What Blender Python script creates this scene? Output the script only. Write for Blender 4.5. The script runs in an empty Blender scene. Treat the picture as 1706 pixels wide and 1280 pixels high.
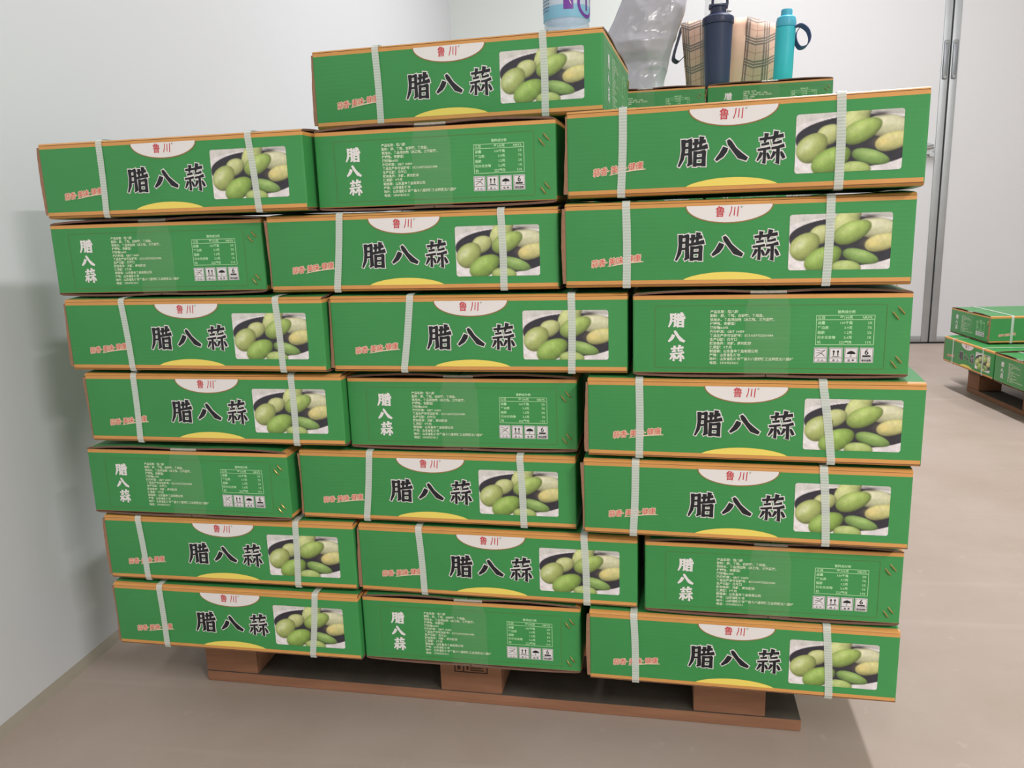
import bpy, bmesh, math, random
import numpy as np
from mathutils import Vector, Matrix, noise

random.seed(7)
S = bpy.context.scene
COL = S.collection
R = math.radians
FZ = 0.12                      # everything below is measured from the top deck level of the pallets; the floor is 0

# ------------------------------------------------------------------ camera, world, light, exposure
cam_d = bpy.data.cameras.new('camera')
cam = bpy.data.objects.new('camera', cam_d)
COL.objects.link(cam)
cam_d.sensor_fit = 'HORIZONTAL'
cam_d.sensor_width = 36.0
cam_d.lens = 1322.28 * 36.0 / 1706.0
cam_d.clip_start = 0.05
cam.location = (0.80629, -1.00737, 0.63585 + FZ)
cam.rotation_euler = (R(78.1364), R(1.7942), R(11.3069))
S.camera = cam

world = bpy.data.worlds.new('world')
S.world = world
world.use_nodes = True
world.node_tree.nodes['Background'].inputs[0].default_value = (0.85, 0.9, 1.0, 1)
world.node_tree.nodes['Background'].inputs[1].default_value = 0.3

ROOM_YAW = R(3.5)
EX = Vector((math.cos(ROOM_YAW), math.sin(ROOM_YAW), 0))
EY = Vector((-math.sin(ROOM_YAW), math.cos(ROOM_YAW), 0))


def lamp(x, y, z, power, sx=0.12, sy=1.2, rot=0.0, col=(0.985, 0.985, 1.0)):
    d = bpy.data.lights.new('tube_or_fill_lamp', 'AREA')
    d.shape = 'RECTANGLE'
    d.size = sx
    d.size_y = sy
    d.energy = power
    d.color = col
    o = bpy.data.objects.new('tube_or_fill_lamp', d)
    COL.objects.link(o)
    o.location = (x, y, z)
    o.rotation_euler = (0, 0, ROOM_YAW + rot)
    return o


LZ = 2.85
lamp(1.42, 1.90, LZ, 43)
lamp(4.40, 0.90, LZ, 8)
lamp(0.50, -2.60, LZ, 14)  # added fill lamp behind the camera, for the carton fronts
lamp(3.40, -2.60, LZ, 90, col=(1.0, 0.98, 0.955))  # added main fill from the camera side, no known fixture

S.view_settings.view_transform = 'Standard'
S.view_settings.look = 'None'
S.view_settings.gamma = 1.0
S.view_settings.use_curve_mapping = False
S.view_settings.exposure = 0.85


# ------------------------------------------------------------------ helpers
def lin(r, g, b):
    def f(c):
        c /= 255.0
        return c / 12.92 if c <= 0.04045 else ((c + 0.055) / 1.055) ** 2.4
    return (f(r), f(g), f(b), 1.0)


def mat(name, rgb, rough=0.5, metal=0.0, spec=0.5, noise_amt=0.0, noise_scale=20.0, bump=0.0, bump_scale=80.0,
        trans=0.0, ior=1.45, alpha=None, stretch=None):
    m = bpy.data.materials.new(name)
    m.use_nodes = True
    nt = m.node_tree
    b = nt.nodes['Principled BSDF']
    c = lin(*rgb)
    b.inputs['Base Color'].default_value = c
    b.inputs['Roughness'].default_value = rough
    b.inputs['Metallic'].default_value = metal
    b.inputs['Specular IOR Level'].default_value = spec
    b.inputs['IOR'].default_value = ior
    b.inputs['Transmission Weight'].default_value = trans
    if noise_amt or bump:
        tc = nt.nodes.new('ShaderNodeTexCoord')
        mp = nt.nodes.new('ShaderNodeMapping')
        nt.links.new(tc.outputs['Object'], mp.inputs[0])
        if stretch:
            mp.inputs['Scale'].default_value = stretch
    if noise_amt:
        n = nt.nodes.new('ShaderNodeTexNoise')
        n.inputs['Scale'].default_value = noise_scale
        n.inputs['Detail'].default_value = 5
        nt.links.new(mp.outputs[0], n.inputs['Vector'])
        mix = nt.nodes.new('ShaderNodeMixRGB')
        mix.inputs[1].default_value = tuple(x * (1 - noise_amt) for x in c[:3]) + (1,)
        mix.inputs[2].default_value = tuple(min(1, x * (1 + noise_amt)) for x in c[:3]) + (1,)
        nt.links.new(n.outputs[0], mix.inputs[0])
        nt.links.new(mix.outputs[0], b.inputs['Base Color'])
    if bump:
        n2 = nt.nodes.new('ShaderNodeTexNoise')
        n2.inputs['Scale'].default_value = bump_scale
        n2.inputs['Detail'].default_value = 4
        nt.links.new(mp.outputs[0], n2.inputs['Vector'])
        bp = nt.nodes.new('ShaderNodeBump')
        bp.inputs['Strength'].default_value = bump
        bp.inputs['Distance'].default_value = 0.002
        nt.links.new(n2.outputs[0], bp.inputs['Height'])
        nt.links.new(bp.outputs[0], b.inputs['Normal'])
    if alpha is not None:
        out = nt.nodes['Material Output']
        tr = nt.nodes.new('ShaderNodeBsdfTransparent')
        mx = nt.nodes.new('ShaderNodeMixShader')
        mx.inputs[0].default_value = alpha
        nt.links.new(tr.outputs[0], mx.inputs[1])
        nt.links.new(b.outputs[0], mx.inputs[2])
        nt.links.new(mx.outputs[0], out.inputs[0])
    return m


class MB:
    def __init__(self):
        self.v = []
        self.f = []
        self.m = []

    def quad(self, pts, mi=0):
        i = len(self.v)
        self.v += [tuple(p) for p in pts]
        self.f.append(tuple(range(i, i + len(pts))))
        self.m.append(mi)

    def box(self, x0, x1, y0, y1, z0, z1, mi=0, bev=0.0):
        if bev > 0:
            bm = bmesh.new()
            bmesh.ops.create_cube(bm, size=1.0)
            for vv in bm.verts:
                vv.co = Vector(((x0 + x1) / 2 + vv.co.x * (x1 - x0), (y0 + y1) / 2 + vv.co.y * (y1 - y0), (z0 + z1) / 2 + vv.co.z * (z1 - z0)))
            bmesh.ops.bevel(bm, geom=bm.edges[:], offset=bev, segments=2, affect='EDGES', profile=0.6)
            i = len(self.v)
            bm.verts.index_update()
            self.v += [tuple(vv.co) for vv in bm.verts]
            for ff in bm.faces:
                self.f.append(tuple(i + vv.index for vv in ff.verts))
                self.m.append(mi)
            bm.free()
            return
        i = len(self.v)
        self.v += [(x0, y0, z0), (x1, y0, z0), (x1, y1, z0), (x0, y1, z0), (x0, y0, z1), (x1, y0, z1), (x1, y1, z1), (x0, y1, z1)]
        for q in ((0, 3, 2, 1), (4, 5, 6, 7), (0, 1, 5, 4), (1, 2, 6, 5), (2, 3, 7, 6), (3, 0, 4, 7)):
            self.f.append(tuple(i + k for k in q))
            self.m.append(mi)

    def grid(self, rows, mi=0, close_u=False, flip=False):
        """rows: list of equal-length point rows"""
        i = len(self.v)
        n = len(rows[0])
        for r in rows:
            self.v += [tuple(p) for p in r]
        for a in range(len(rows) - 1):
            for b in range(n if close_u else n - 1):
                b2 = (b + 1) % n
                q = (i + a * n + b, i + a * n + b2, i + (a + 1) * n + b2, i + (a + 1) * n + b)
                self.f.append(q[::-1] if flip else q)
                self.m.append(mi if not callable(mi) else mi(a, b))

    def tube(self, path, rad, seg=8, mi=0, cap=True):
        path = [Vector(p) for p in path]
        rows = []
        up = None
        for k, p in enumerate(path):
            t = (path[min(k + 1, len(path) - 1)] - path[max(k - 1, 0)]).normalized()
            if up is None:
                up = Vector((0, 0, 1)) if abs(t.z) < 0.9 else Vector((1, 0, 0))
            s = t.cross(up).normalized()
            up = s.cross(t).normalized()
            r = rad[k] if isinstance(rad, (list, tuple)) else rad
            rows.append([p + (s * math.cos(2 * math.pi * a / seg) + up * math.sin(2 * math.pi * a / seg)) * r for a in range(seg)])
        self.grid(rows, mi, close_u=True)
        if cap:
            self.quad(rows[0][::-1] if False else rows[0], mi)
            self.quad(rows[-1][::-1], mi)

    def lathe(self, prof, seg=40, mi=0, c=(0, 0)):
        rows = []
        for (r, z) in prof:
            rows.append([(c[0] + r * math.cos(2 * math.pi * a / seg), c[1] + r * math.sin(2 * math.pi * a / seg), z) for a in range(seg)])
        self.grid(rows, mi, close_u=True)

    def mesh(self, name, mats, smooth=False):
        me = bpy.data.meshes.new(name)
        me.from_pydata(self.v, [], self.f)
        for m in (mats if isinstance(mats, (list, tuple)) else [mats]):
            me.materials.append(m)
        me.polygons.foreach_set('material_index', self.m)
        if smooth:
            me.polygons.foreach_set('use_smooth', [True] * len(me.polygons))
        me.update()
        return me


def obj(name, me, parent=None, loc=None, kind=None):
    o = bpy.data.objects.new(name, me)
    COL.objects.link(o)
    if parent is not None:
        o.parent = parent
    if loc is not None:
        o.location = loc
    if kind:
        o['kind'] = kind
    return o


def thing(name, label, cat, loc=(0, 0, 0), rz=0.0, group=None):
    o = bpy.data.objects.new(name, None)
    COL.objects.link(o)
    o.empty_display_size = 0.05
    o.location = loc
    o.rotation_euler = (0, 0, rz)
    o['label'] = label
    o['category'] = cat
    if group:
        o['group'] = group
    return o


def smooth_angle(me, deg=40):
    me.polygons.foreach_set('use_smooth', [True] * len(me.polygons))
    try:
        me.set_sharp_from_angle(angle=R(deg))
    except Exception:
        pass
    return me


# ------------------------------------------------------------------ materials
M = {}


def green_carton():
    m = mat('green_laminated_card', (62, 143, 76), rough=0.36, spec=0.4)
    nt = m.node_tree
    b = nt.nodes['Principled BSDF']
    tc = nt.nodes.new('ShaderNodeTexCoord')
    oi = nt.nodes.new('ShaderNodeObjectInfo')
    n = nt.nodes.new('ShaderNodeTexNoise')
    n.inputs['Scale'].default_value = 9
    n.inputs['Detail'].default_value = 3
    nt.links.new(tc.outputs['Object'], n.inputs['Vector'])
    mix = nt.nodes.new('ShaderNodeMixRGB')
    mix.inputs[1].default_value = lin(58, 137, 74)
    mix.inputs[2].default_value = lin(67, 147, 82)
    nt.links.new(n.outputs[0], mix.inputs[0])
    nt.links.new(mix.outputs[0], b.inputs['Base Color'])
    # faint flutes of the corrugated board and soft dents
    w = nt.nodes.new('ShaderNodeTexWave')
    w.bands_direction = 'Z'
    w.inputs['Scale'].default_value = 60
    w.inputs['Distortion'].default_value = 3.0
    w.inputs['Detail'].default_value = 1.0
    w.inputs['Detail Scale'].default_value = 0.6
    nt.links.new(tc.outputs['Object'], w.inputs['Vector'])
    n2 = nt.nodes.new('ShaderNodeTexNoise')
    n2.inputs['Scale'].default_value = 16
    nt.links.new(tc.outputs['Object'], n2.inputs['Vector'])
    add = nt.nodes.new('ShaderNodeMath')
    add.operation = 'MULTIPLY_ADD'
    nt.links.new(n2.outputs[0], add.inputs[0])
    add.inputs[1].default_value = 3.0
    mul = nt.nodes.new('ShaderNodeMath')
    mul.operation = 'MULTIPLY'
    mul.inputs[1].default_value = 0.12
    nt.links.new(w.outputs['Fac'], mul.inputs[0])
    nt.links.new(mul.outputs[0], add.inputs[2])
    bp = nt.nodes.new('ShaderNodeBump')
    bp.inputs['Strength'].default_value = 0.25
    bp.inputs['Distance'].default_value = 0.0012
    nt.links.new(add.outputs[0], bp.inputs['Height'])
    nt.links.new(bp.outputs[0], b.inputs['Normal'])
    return m


M['green'] = green_carton()
M['tan'] = mat('tan_printed_border', (208, 150, 84), rough=0.4, noise_amt=0.08, noise_scale=30)
M['kraft'] = mat('raw_corrugated_edge', (150, 112, 88), rough=0.9, noise_amt=0.25, noise_scale=200, bump=0.3, bump_scale=400)
M['kraft_dark'] = mat('raw_card_inside', (112, 84, 70), rough=0.95, noise_amt=0.2, noise_scale=60)
M['white'] = mat('white_print', (226, 222, 220), rough=0.4)
M['cream'] = mat('cream_print', (206, 222, 190), rough=0.4)
M['pale'] = mat('pale_outline_print', (228, 208, 180), rough=0.4)
M['red'] = mat('red_print', (196, 52, 62), rough=0.4)
M['slogan'] = mat('coral_print', (214, 78, 74), rough=0.4)
M['black'] = mat('black_print', (26, 26, 32), rough=0.4)
M['yellow'] = mat('yellow_print', (236, 213, 102), rough=0.4)
M['brownline'] = mat('brown_line_print', (150, 112, 62), rough=0.4)
M['faintline'] = mat('faint_frame_print', (96, 126, 62), rough=0.4)
M['lightgreen'] = mat('pale_green_print', (176, 222, 170), rough=0.4)
M['iconwhite'] = mat('white_label_print', (222, 218, 218), rough=0.45)
M['staple'] = mat('brass_staple_wire', (196, 172, 110), rough=0.35, metal=0.8)
M['tape'] = mat('clear_packing_tape', (206, 214, 186), rough=0.2, alpha=0.07)
M['tape_fold'] = mat('wrinkled_tape_glare', (226, 220, 208), rough=0.25, bump=0.9, bump_scale=160, alpha=0.42)  # whiter, denser tape at the fold: its glare is painted into the colour
M['wood'] = mat('pallet_wood', (150, 106, 80), rough=0.85, noise_amt=0.35, noise_scale=14, bump=0.4, bump_scale=30, stretch=(0.6, 6, 6))
M['wood_grey'] = mat('weathered_pallet_wood', (112, 98, 86), rough=0.9, noise_amt=0.35, noise_scale=14, bump=0.4, bump_scale=30, stretch=(0.6, 6, 6))
M['wood_dust_shade'] = mat('dusty_shaded_pallet_face', (92, 84, 76), rough=0.95, noise_amt=0.45, noise_scale=24)  # grey dust plus the shade under the deck, both put into the colour
M['stamp'] = mat('burnt_stamp', (58, 40, 30), rough=0.9)


def strap_mat():
    m = mat('white_pp_strap', (222, 230, 220), rough=0.35, alpha=0.7)
    nt = m.node_tree
    b = nt.nodes['Principled BSDF']
    tc = nt.nodes.new('ShaderNodeTexCoord')
    w = nt.nodes.new('ShaderNodeTexWave')
    w.bands_direction = 'Z'
    w.inputs['Scale'].default_value = 90
    nt.links.new(tc.outputs['Object'], w.inputs['Vector'])
    bp = nt.nodes.new('ShaderNodeBump')
    mx_ = nt.nodes.new('ShaderNodeMixRGB')
    mx_.inputs[1].default_value = lin(208, 217, 209)
    mx_.inputs[2].default_value = lin(228, 235, 227)
    nt.links.new(w.outputs['Fac'], mx_.inputs[0])  # shading of the embossed ridges put into the colour as bands
    nt.links.new(mx_.outputs[0], b.inputs['Base Color'])
    bp.inputs['Strength'].default_value = 0.2
    bp.inputs['Distance'].default_value = 0.0006
    nt.links.new(w.outputs['Fac'], bp.inputs['Height'])
    nt.links.new(bp.outputs[0], b.inputs['Normal'])
    return m


M['strap'] = strap_mat()

# ------------------------------------------------------------------ the room
def room_pt(a, b, z=0):
    return EX * a + EY * b + Vector((0, 0, z))


WALL_X = Vector((-0.2141, 0.0413, 0)).dot(EX)     # left wall plane in room axes
BACK_Y = Vector((2.19, 3.70, 0)).dot(EY)          # back wall plane
RIGHT_X, FRONT_Y, CEIL = 6.0, -4.5, 3.0


def slab(name, a0, a1, b0, b1, z0, z1, m, kind='structure', parent=None, bev=0.0):
    mb = MB()
    mb.box(a0, a1, b0, b1, z0, z1, 0, bev)
    me = mb.mesh(name, m)
    if bev:
        smooth_angle(me)
    o = obj(name, me, parent)
    if parent is None:
        o.rotation_euler = (0, 0, ROOM_YAW)
        o['kind'] = kind
    return o


def floor_material():
    m = mat('beige_concrete_floor', (168, 150, 138), rough=0.55, spec=0.35)
    nt = m.node_tree
    b = nt.nodes['Principled BSDF']
    tc = nt.nodes.new('ShaderNodeTexCoord')
    n1 = nt.nodes.new('ShaderNodeTexNoise')
    n1.inputs['Scale'].default_value = 2.2
    n1.inputs['Detail'].default_value = 6
    n1.inputs['Roughness'].default_value = 0.6
    nt.links.new(tc.outputs['Object'], n1.inputs['Vector'])
    r1 = nt.nodes.new('ShaderNodeValToRGB')
    r1.color_ramp.elements[0].position = 0.3
    r1.color_ramp.elements[0].color = lin(164, 147, 134)
    r1.color_ramp.elements[1].position = 0.7
    r1.color_ramp.elements[1].color = lin(180, 164, 155)
    nt.links.new(n1.outputs[0], r1.inputs[0])
    # small worn pale specks and trowel streaks
    n2 = nt.nodes.new('ShaderNodeTexNoise')
    n2.inputs['Scale'].default_value = 26
    n2.inputs['Detail'].default_value = 4
    nt.links.new(tc.outputs['Object'], n2.inputs['Vector'])
    r2 = nt.nodes.new('ShaderNodeValToRGB')
    r2.color_ramp.elements[0].position = 0.66
    r2.color_ramp.elements[0].color = (0, 0, 0, 1)
    r2.color_ramp.elements[1].position = 0.76
    r2.color_ramp.elements[1].color = (0.35, 0.35, 0.35, 1)
    nt.links.new(n2.outputs[0], r2.inputs[0])
    mx = nt.nodes.new('ShaderNodeMixRGB')
    mx.inputs[2].default_value = lin(196, 180, 170)
    nt.links.new(r2.outputs[0], mx.inputs[0])
    nt.links.new(r1.outputs[0], mx.inputs[1])
    mp = nt.nodes.new('ShaderNodeMapping')
    mp.inputs['Rotation'].default_value = (0, 0, R(62))
    mp.inputs['Scale'].default_value = (0.35, 9, 1)
    nt.links.new(tc.outputs['Object'], mp.inputs[0])
    n3 = nt.nodes.new('ShaderNodeTexNoise')
    n3.inputs['Scale'].default_value = 1.6
    n3.inputs['Detail'].default_value = 3
    nt.links.new(mp.outputs[0], n3.inputs['Vector'])
    r3 = nt.nodes.new('ShaderNodeValToRGB')
    r3.color_ramp.elements[0].position = 0.62
    r3.color_ramp.elements[0].color = (0, 0, 0, 1)
    r3.color_ramp.elements[1].position = 0.78
    r3.color_ramp.elements[1].color = (0.45, 0.45, 0.45, 1)
    nt.links.new(n3.outputs[0], r3.inputs[0])
    mx2 = nt.nodes.new('ShaderNodeMixRGB')
    mx2.inputs[2].default_value = lin(192, 176, 168)
    nt.links.new(r3.outputs[0], mx2.inputs[0])
    nt.links.new(mx.outputs[0], mx2.inputs[1])
    nt.links.new(mx2.outputs[0], b.inputs['Base Color'])
    bp = nt.nodes.new('ShaderNodeBump')
    bp.inputs['Strength'].default_value = 0.15
    bp.inputs['Distance'].default_value = 0.003
    nt.links.new(n2.outputs[0], bp.inputs['Height'])
    nt.links.new(bp.outputs[0], b.inputs['Normal'])
    return m


M['wall_l'] = mat('painted_wall_panel', (215, 216, 220), rough=0.5, noise_amt=0.02, noise_scale=3)
M['wall_b'] = mat('painted_back_panel', (216, 220, 218), rough=0.5, noise_amt=0.02, noise_scale=3)
M['door'] = mat('white_door_panel', (204, 203, 205), rough=0.4, noise_amt=0.015, noise_scale=3)
M['alu'] = mat('brushed_aluminium', (172, 175, 178), rough=0.38, metal=0.75, noise_amt=0.1, noise_scale=12)
M['alu_dark'] = mat('dull_aluminium_plate', (138, 141, 146), rough=0.35, metal=0.8)
M['chrome'] = mat('chrome_handle', (205, 206, 210), rough=0.15, metal=1.0)
M['gap'] = mat('dark_gap_strip', (46, 46, 48), rough=0.8)  # near-black strips stand in for the dark gaps under and between the leaves
M['sealant'] = mat('beige_floor_sealant', (158, 148, 134), rough=0.7, noise_amt=0.1, noise_scale=20)

floor = slab('floor', WALL_X - 0.1, RIGHT_X + 0.1, FRONT_Y - 0.1, BACK_Y + 0.1, -0.1, 0.0, floor_material())
slab('ceiling', WALL_X - 0.1, RIGHT_X + 0.1, FRONT_Y - 0.1, BACK_Y + 0.1, CEIL, CEIL + 0.1, M['wall_b'])
slab('wall_left', WALL_X - 0.1, WALL_X, FRONT_Y - 0.1, BACK_Y + 0.1, 0.0, CEIL, M['wall_l'])
slab('wall_back', WALL_X, RIGHT_X, BACK_Y + 0.06, BACK_Y + 0.16, 0.0, CEIL, M['wall_b'])
slab('wall_right', RIGHT_X, RIGHT_X + 0.1, FRONT_Y - 0.1, BACK_Y + 0.1, 0.0, CEIL, M['wall_b'])
slab('wall_front', WALL_X, RIGHT_X, FRONT_Y - 0.1, FRONT_Y, 0.0, CEIL, M['wall_b'])
# sealant bead along the foot of the left wall
mb = MB()
rows = []
for b_ in (FRONT_Y, BACK_Y):
    rows.append([(WALL_X + 0.0001, b_, 0.012), (WALL_X + 0.004, b_, 0.0105), (WALL_X + 0.009, b_, 0.006), (WALL_X + 0.014, b_, 0.0)])
mb.grid(rows)
o = obj('baseboard_left', mb.mesh('baseboard_left', M['sealant'], True), kind='structure')
o.rotation_euler = (0, 0, ROOM_YAW)

# cold-store double door: two leaves that meet at the seam
SEAM = Vector((2.19, 3.70, 0)).dot(EX)
DT = 2.35


def leaf(name, a0, a1, seam_side):
    e = bpy.data.objects.new(name, None)
    COL.objects.link(e)
    e['kind'] = 'structure'
    e.rotation_euler = (0, 0, ROOM_YAW)
    y0, y1 = BACK_Y, BACK_Y + 0.058
    fw = 0.036
    slab('panel', a0 + 0.002, a1 - 0.002, y0 + 0.004, y1, 0.012, DT, M['door'], parent=e)
    slab('edge_frame', a0, a0 + fw, y0 - 0.002, y0 + 0.02, 0.010, DT + 0.004, M['alu'], parent=e, bev=0.002)
    slab('edge_frame', a1 - fw, a1, y0 - 0.002, y0 + 0.02, 0.010, DT + 0.004, M['alu'], parent=e, bev=0.002)
    slab('bottom_rail', a0 + fw, a1 - fw, y0 - 0.001, y0 + 0.02, 0.010, 0.044, M['alu'], parent=e, bev=0.002)
    slab('top_rail', a0 + fw, a1 - fw, y0 - 0.001, y0 + 0.02, DT - 0.03, DT + 0.003, M['alu'], parent=e, bev=0.002)
    slab('threshold_gap', a0, a1, y0 + 0.002, y1, 0.0005, 0.0105, M['gap'], parent=e)
    # latch plate on the edge frame near the seam
    c = (a1 - fw / 2) if seam_side > 0 else (a0 + fw / 2)
    p = slab('latch_plate', c - 0.0125, c + 0.0125, y0 - 0.008, y0 + 0.001, 1.265 + FZ, 1.455 + FZ, M['alu_dark'], parent=e, bev=0.006)
    for zz in (1.275 + FZ, 1.445 + FZ):
        t = MB()
        t.tube([(c, y0 - 0.012, zz), (c, y0 - 0.004, zz)], 0.008, 10)
        obj('latch_screw', smooth_angle(t.mesh('latch_screw', M['chrome'])), p)
    return e


dl = leaf('door_1', SEAM - 1.58, SEAM - 0.004, 1)
dr = leaf('door_2', SEAM + 0.004, SEAM + 1.58, -1)
slab('trim_1', SEAM - 0.0036, SEAM + 0.0036, BACK_Y + 0.006, BACK_Y + 0.05, 0.011, DT, M['gap'])
# lever handle of the left leaf
hx, hz = SEAM - 0.080, 0.922 + FZ
t = MB()
t.tube([(hx, BACK_Y + 0.004, hz), (hx, BACK_Y - 0.012, hz)], 0.030, 18)
t.tube([(hx, BACK_Y - 0.010, hz), (hx, BACK_Y - 0.052, hz)], 0.010, 12)
t.tube([(hx + 0.012, BACK_Y - 0.050, hz + 0.006), (hx, BACK_Y - 0.052, hz + 0.004), (hx - 0.05, BACK_Y - 0.050, hz - 0.004), (hx - 0.11, BACK_Y - 0.046, hz - 0.01)], [0.012, 0.012, 0.010, 0.008], 10)
t.tube([(hx + 0.02, BACK_Y + 0.004, hz - 0.03), (hx + 0.02, BACK_Y - 0.015, hz - 0.03)], 0.012, 12)
h = obj('door_handle', smooth_angle(t.mesh('door_handle', M['chrome'])), dl)

# ------------------------------------------------------------------ carton artwork
L, W, H = 0.4, 0.3229, 0.0973
mm = 0.001


def text_mesh(s, size, off=0.0, align='LEFT', space=1.0, res=1, line=1.0, shear=0.0):
    c = bpy.data.curves.new('t', 'FONT')
    c.body = s
    c.size = size
    c.offset = off
    c.align_x = align
    c.space_character = space
    c.space_line = line
    c.resolution_u = res
    c.shear = shear
    o = bpy.data.objects.new('t', c)
    COL.objects.link(o)
    dg = bpy.context.evaluated_depsgraph_get()
    me = bpy.data.meshes.new_from_object(o.evaluated_get(dg))
    vs = [(v.co.x, v.co.y) for v in me.vertices]
    fs = [tuple(p.vertices) for p in me.polygons]
    bpy.data.objects.remove(o)
    bpy.data.curves.remove(c)
    bpy.data.meshes.remove(me)
    return vs, fs


class Print:
    """flat print in face coordinates (u to the right, v up, metres) stacked in thin layers"""
    def __init__(self):
        self.parts = []

    def add(self, vs, fs, mi, layer):
        self.parts.append((vs, fs, mi, layer))

    def rect(self, u0, u1, v0, v1, mi, layer, r=0.0):
        if r:
            pts = []
            for cx, cy, a0 in ((u1 - r, v1 - r, 0), (u0 + r, v1 - r, 90), (u0 + r, v0 + r, 180), (u1 - r, v0 + r, 270)):
                for k in range(5):
                    a = R(a0 + 22.5 * k)
                    pts.append((cx + r * math.cos(a), cy + r * math.sin(a)))
        else:
            pts = [(u0, v0), (u1, v0), (u1, v1), (u0, v1)]
        self.add(pts, [tuple(range(len(pts)))], mi, layer)

    def poly(self, pts, mi, layer):
        self.add(list(pts), [tuple(range(len(pts)))], mi, layer)

    def line(self, pts, w, mi, layer, grow=0.0):
        """ribbon along pts; w = width or list of widths"""
        n = len(pts)
        ws = w if isinstance(w, (list, tuple)) else [w] * n
        P = [Vector((p[0], p[1])) for p in pts]
        if grow:
            d0 = (P[1] - P[0]).normalized()
            d1 = (P[-1] - P[-2]).normalized()
            P[0] = P[0] - d0 * grow
            P[-1] = P[-1] + d1 * grow
        vs = []
        for k in range(n):
            t = (P[min(k + 1, n - 1)] - P[max(k - 1, 0)]).normalized()
            nn = Vector((-t.y, t.x))
            hw = ws[k] / 2 + grow
            vs += [tuple(P[k] + nn * hw), tuple(P[k] - nn * hw)]
        self.add(vs, [(2 * k, 2 * k + 1, 2 * k + 3, 2 * k + 2) for k in range(n - 1)], mi, layer)

    def text(self, s, u, v, size, mi, layer, rot=0.0, sx=1.0, **kw):
        vs, fs = text_mesh(s, size, **kw)
        c, sn = math.cos(rot), math.sin(rot)
        self.add([(u + x * sx * c - y * sn, v + x * sx * sn + y * c) for x, y in vs], fs, mi, layer)

    def ring(self, u0, u1, v0, v1, w, mi, layer):
        self.rect(u0, u1, v0, v0 + w, mi, layer)
        self.rect(u0, u1, v1 - w, v1, mi, layer)
        self.rect(u0, u0 + w, v0, v1, mi, layer)
        self.rect(u1 - w, u1, v0, v1, mi, layer)

    def mesh(self, name, mats, face):
        """face 'front': u along +x on y=-W/2; face 'end': u along +y on x=+L/2"""
        mb = MB()
        for vs, fs, mi, layer in self.parts:
            d = 0.00035 + 0.00022 * layer
            i = len(mb.v)
            if face == 'front':
                mb.v += [(-L / 2 + u, -W / 2 - d, v) for u, v in vs]
            else:
                mb.v += [(L / 2 + d, -W / 2 + u, v) for u, v in vs]
            for f in fs:
                a = 0
                for k in range(len(f)):
                    x0, y0 = vs[f[k]]
                    x1, y1 = vs[f[(k + 1) % len(f)]]
                    a += x0 * y1 - x1 * y0
                mb.f.append(tuple(i + k for k in (f if a >= 0 else f[::-1])))
                mb.m.append(mi)
        return mb.mesh(name, mats)


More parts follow.
